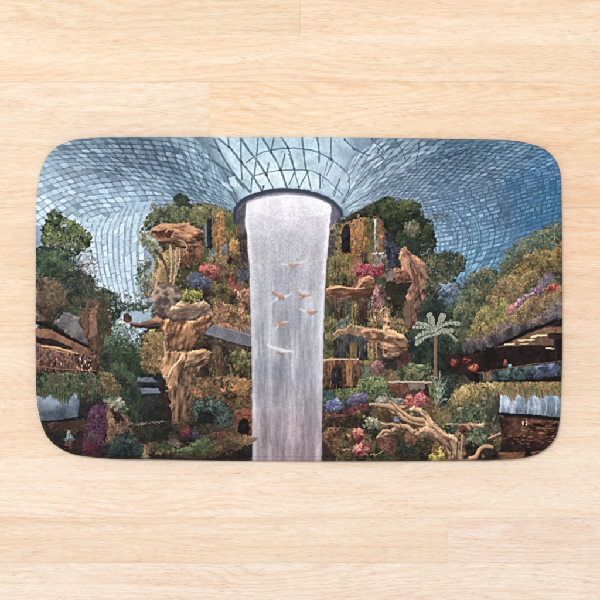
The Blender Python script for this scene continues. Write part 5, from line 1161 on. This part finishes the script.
def put(px, py, z):
    f = (CAMZ - z) / CAMZ                       # measured on the floor plane; the cushion stands a little nearer the lens
    return np.stack([wx(px) * f, wy(py) * f, z], -1)
cxm, cym = 299.0, 299.0
co = put(PX, PY, hh).reshape(-1, 3)
cl = col.reshape(-1, 3)
idx = np.arange(NR * NC).reshape(NR, NC)
quads = np.stack([idx[1:, :-1], idx[1:, 1:], idx[:-1, 1:], idx[:-1, :-1]], -1).reshape(-1, 4)
ring = np.concatenate([idx[0, :-1], idx[:-1, -1], idx[-1, :0:-1], idx[:0:-1, 0]])        # clockwise as seen
# turn under: two more loops going down and slightly inwards
loops = [ring]; zz = [0.0022, 0.0010]; inset = [0.15, 1.2]
rp = np.stack([PX.ravel()[ring], PY.ravel()[ring]], 1)
dirv = np.array([cxm, cym]) - rp; dirv /= np.linalg.norm(dirv, axis=1)[:, None]
base_n = len(co); extra = []; extc = []
for k in range(2):
    q = rp + dirv * inset[k]
    extra.append(put(q[:, 0], q[:, 1], np.full(len(q), zz[k]))); extc.append(cl[ring])
    loops.append(base_n + k * len(ring) + np.arange(len(ring)))
co = np.vstack([co] + extra); cl = np.vstack([cl] + extc)
sk = []
for k in range(2):
    a_, b_ = loops[k], loops[k + 1]
    sk.append(np.stack([a_, np.roll(a_, -1), np.roll(b_, -1), b_], -1))
quads = np.vstack([quads] + sk)
me = bpy.data.meshes.new('printed_cover')
me.vertices.add(len(co)); me.vertices.foreach_set('co', co.astype(np.float32).ravel())
me.loops.add(quads.size); me.loops.foreach_set('vertex_index', quads.astype(np.int32).ravel())
me.polygons.add(len(quads)); me.polygons.foreach_set('loop_start', np.arange(0, quads.size, 4, dtype=np.int32))
me.polygons.foreach_set('use_smooth', np.ones(len(quads), bool))
me.update(calc_edges=True); me.validate()
at = me.attributes.new('dye', 'FLOAT_COLOR', 'POINT')
buf = np.ones((len(co), 4), np.float32); buf[:, :3] = s2l(cl)
at.data.foreach_set('color', buf.ravel())

def fabric_material():
    m, nt, bs = new_mat('printed_microfibre')
    L = nt.links
    at = node(nt, 'ShaderNodeAttribute', attribute_name='dye')
    tc = node(nt, 'ShaderNodeTexCoord')
    v = node(nt, 'ShaderNodeVectorMath', operation='MULTIPLY'); L.new(tc.outputs['Object'], v.inputs[0]); v.inputs[1].default_value = (1, 1, 1)
    pile = noise_n(nt, v.outputs[0], 1500.0, 2.0, 0.7)
    clump = noise_n(nt, v.outputs[0], 420.0, 2.0, 0.6)
    k = math_n(nt, 'MULTIPLY', mapr(nt, pile, 0.3, 0.7, 0.93, 1.07), mapr(nt, clump, 0.3, 0.7, 0.96, 1.04))
    cmb = node(nt, 'ShaderNodeCombineColor')
    for i in range(3): L.new(k, cmb.inputs[i])
    c = mixc(nt, 1.0, at.outputs['Color'], cmb.outputs[0], 'MULTIPLY')
    L.new(c, bs.inputs['Base Color'])
    bs.inputs['Roughness'].default_value = 0.75
    bs.inputs['Specular IOR Level'].default_value = 0.12
    bs.inputs['Sheen Weight'].default_value = 0.04
    b = node(nt, 'ShaderNodeBump'); b.inputs['Strength'].default_value = 0.25; b.inputs['Distance'].default_value = 0.0006
    L.new(math_n(nt, 'ADD', pile, clump), b.inputs['Height']); L.new(b.outputs[0], bs.inputs['Normal'])
    return m
me.materials.append(fabric_material())

root = bpy.data.objects.new('bath_mat', None); C.objects.link(root)
root['label'] = 'cushioned bath mat with rounded corners printed with an indoor waterfall garden under a glass dome'
root['category'] = 'bath mat'
cover = bpy.data.objects.new('printed_cover', me); C.objects.link(cover); cover.parent = root

# non-slip underside: a slightly smaller sheet with rows of small round nubs
def backing():
    q = rp + dirv * 1.3
    n = len(q); st_ = 4
    q = q[::st_]; n = len(q)
    top = put(q[:, 0], q[:, 1], np.full(n, 0.0013)); bot = put(q[:, 0], q[:, 1], np.full(n, 0.0004))
    V = [tuple(map(float, p)) for p in top] + [tuple(map(float, p)) for p in bot]
    F = [tuple(range(n))[::-1], tuple(range(n, 2 * n))]
    for i in range(n):
        j = (i + 1) % n; F.append((i, j, n + j, n + i))
    for iy in range(13):
        for ix in range(21):
            cx_ = wx(60 + ix * 24); cy_ = wy(160 + iy * 23); r_ = 0.003
            b_ = len(V)
            for z_ in (0.0004, 0.0):
                for a_ in range(8): V.append((float(cx_ + r_ * math.cos(a_ * math.pi / 4)), float(cy_ + r_ * math.sin(a_ * math.pi / 4)), z_ + 0.00002))
            for a_ in range(8): F.append((b_ + a_, b_ + 8 + a_, b_ + 8 + (a_ + 1) % 8, b_ + (a_ + 1) % 8))
            F.append(tuple(b_ + 8 + a_ for a_ in range(7, -1, -1)))
    mb = bpy.data.meshes.new('non_slip_backing'); mb.from_pydata(V, [], F)
    m, nt, bs = new_mat('grey_rubber'); 
    tc = node(nt, 'ShaderNodeTexCoord'); nz = noise_n(nt, tc.outputs['Object'], 300.0)
    nt.links.new(mixc(nt, nz, (0.10, 0.10, 0.10, 1), (0.16, 0.16, 0.16, 1)), bs.inputs['Base Color']); bs.inputs['Roughness'].default_value = 0.8
    mb.materials.append(m)
    o = bpy.data.objects.new('non_slip_backing', mb); C.objects.link(o); o.parent = root
backing()
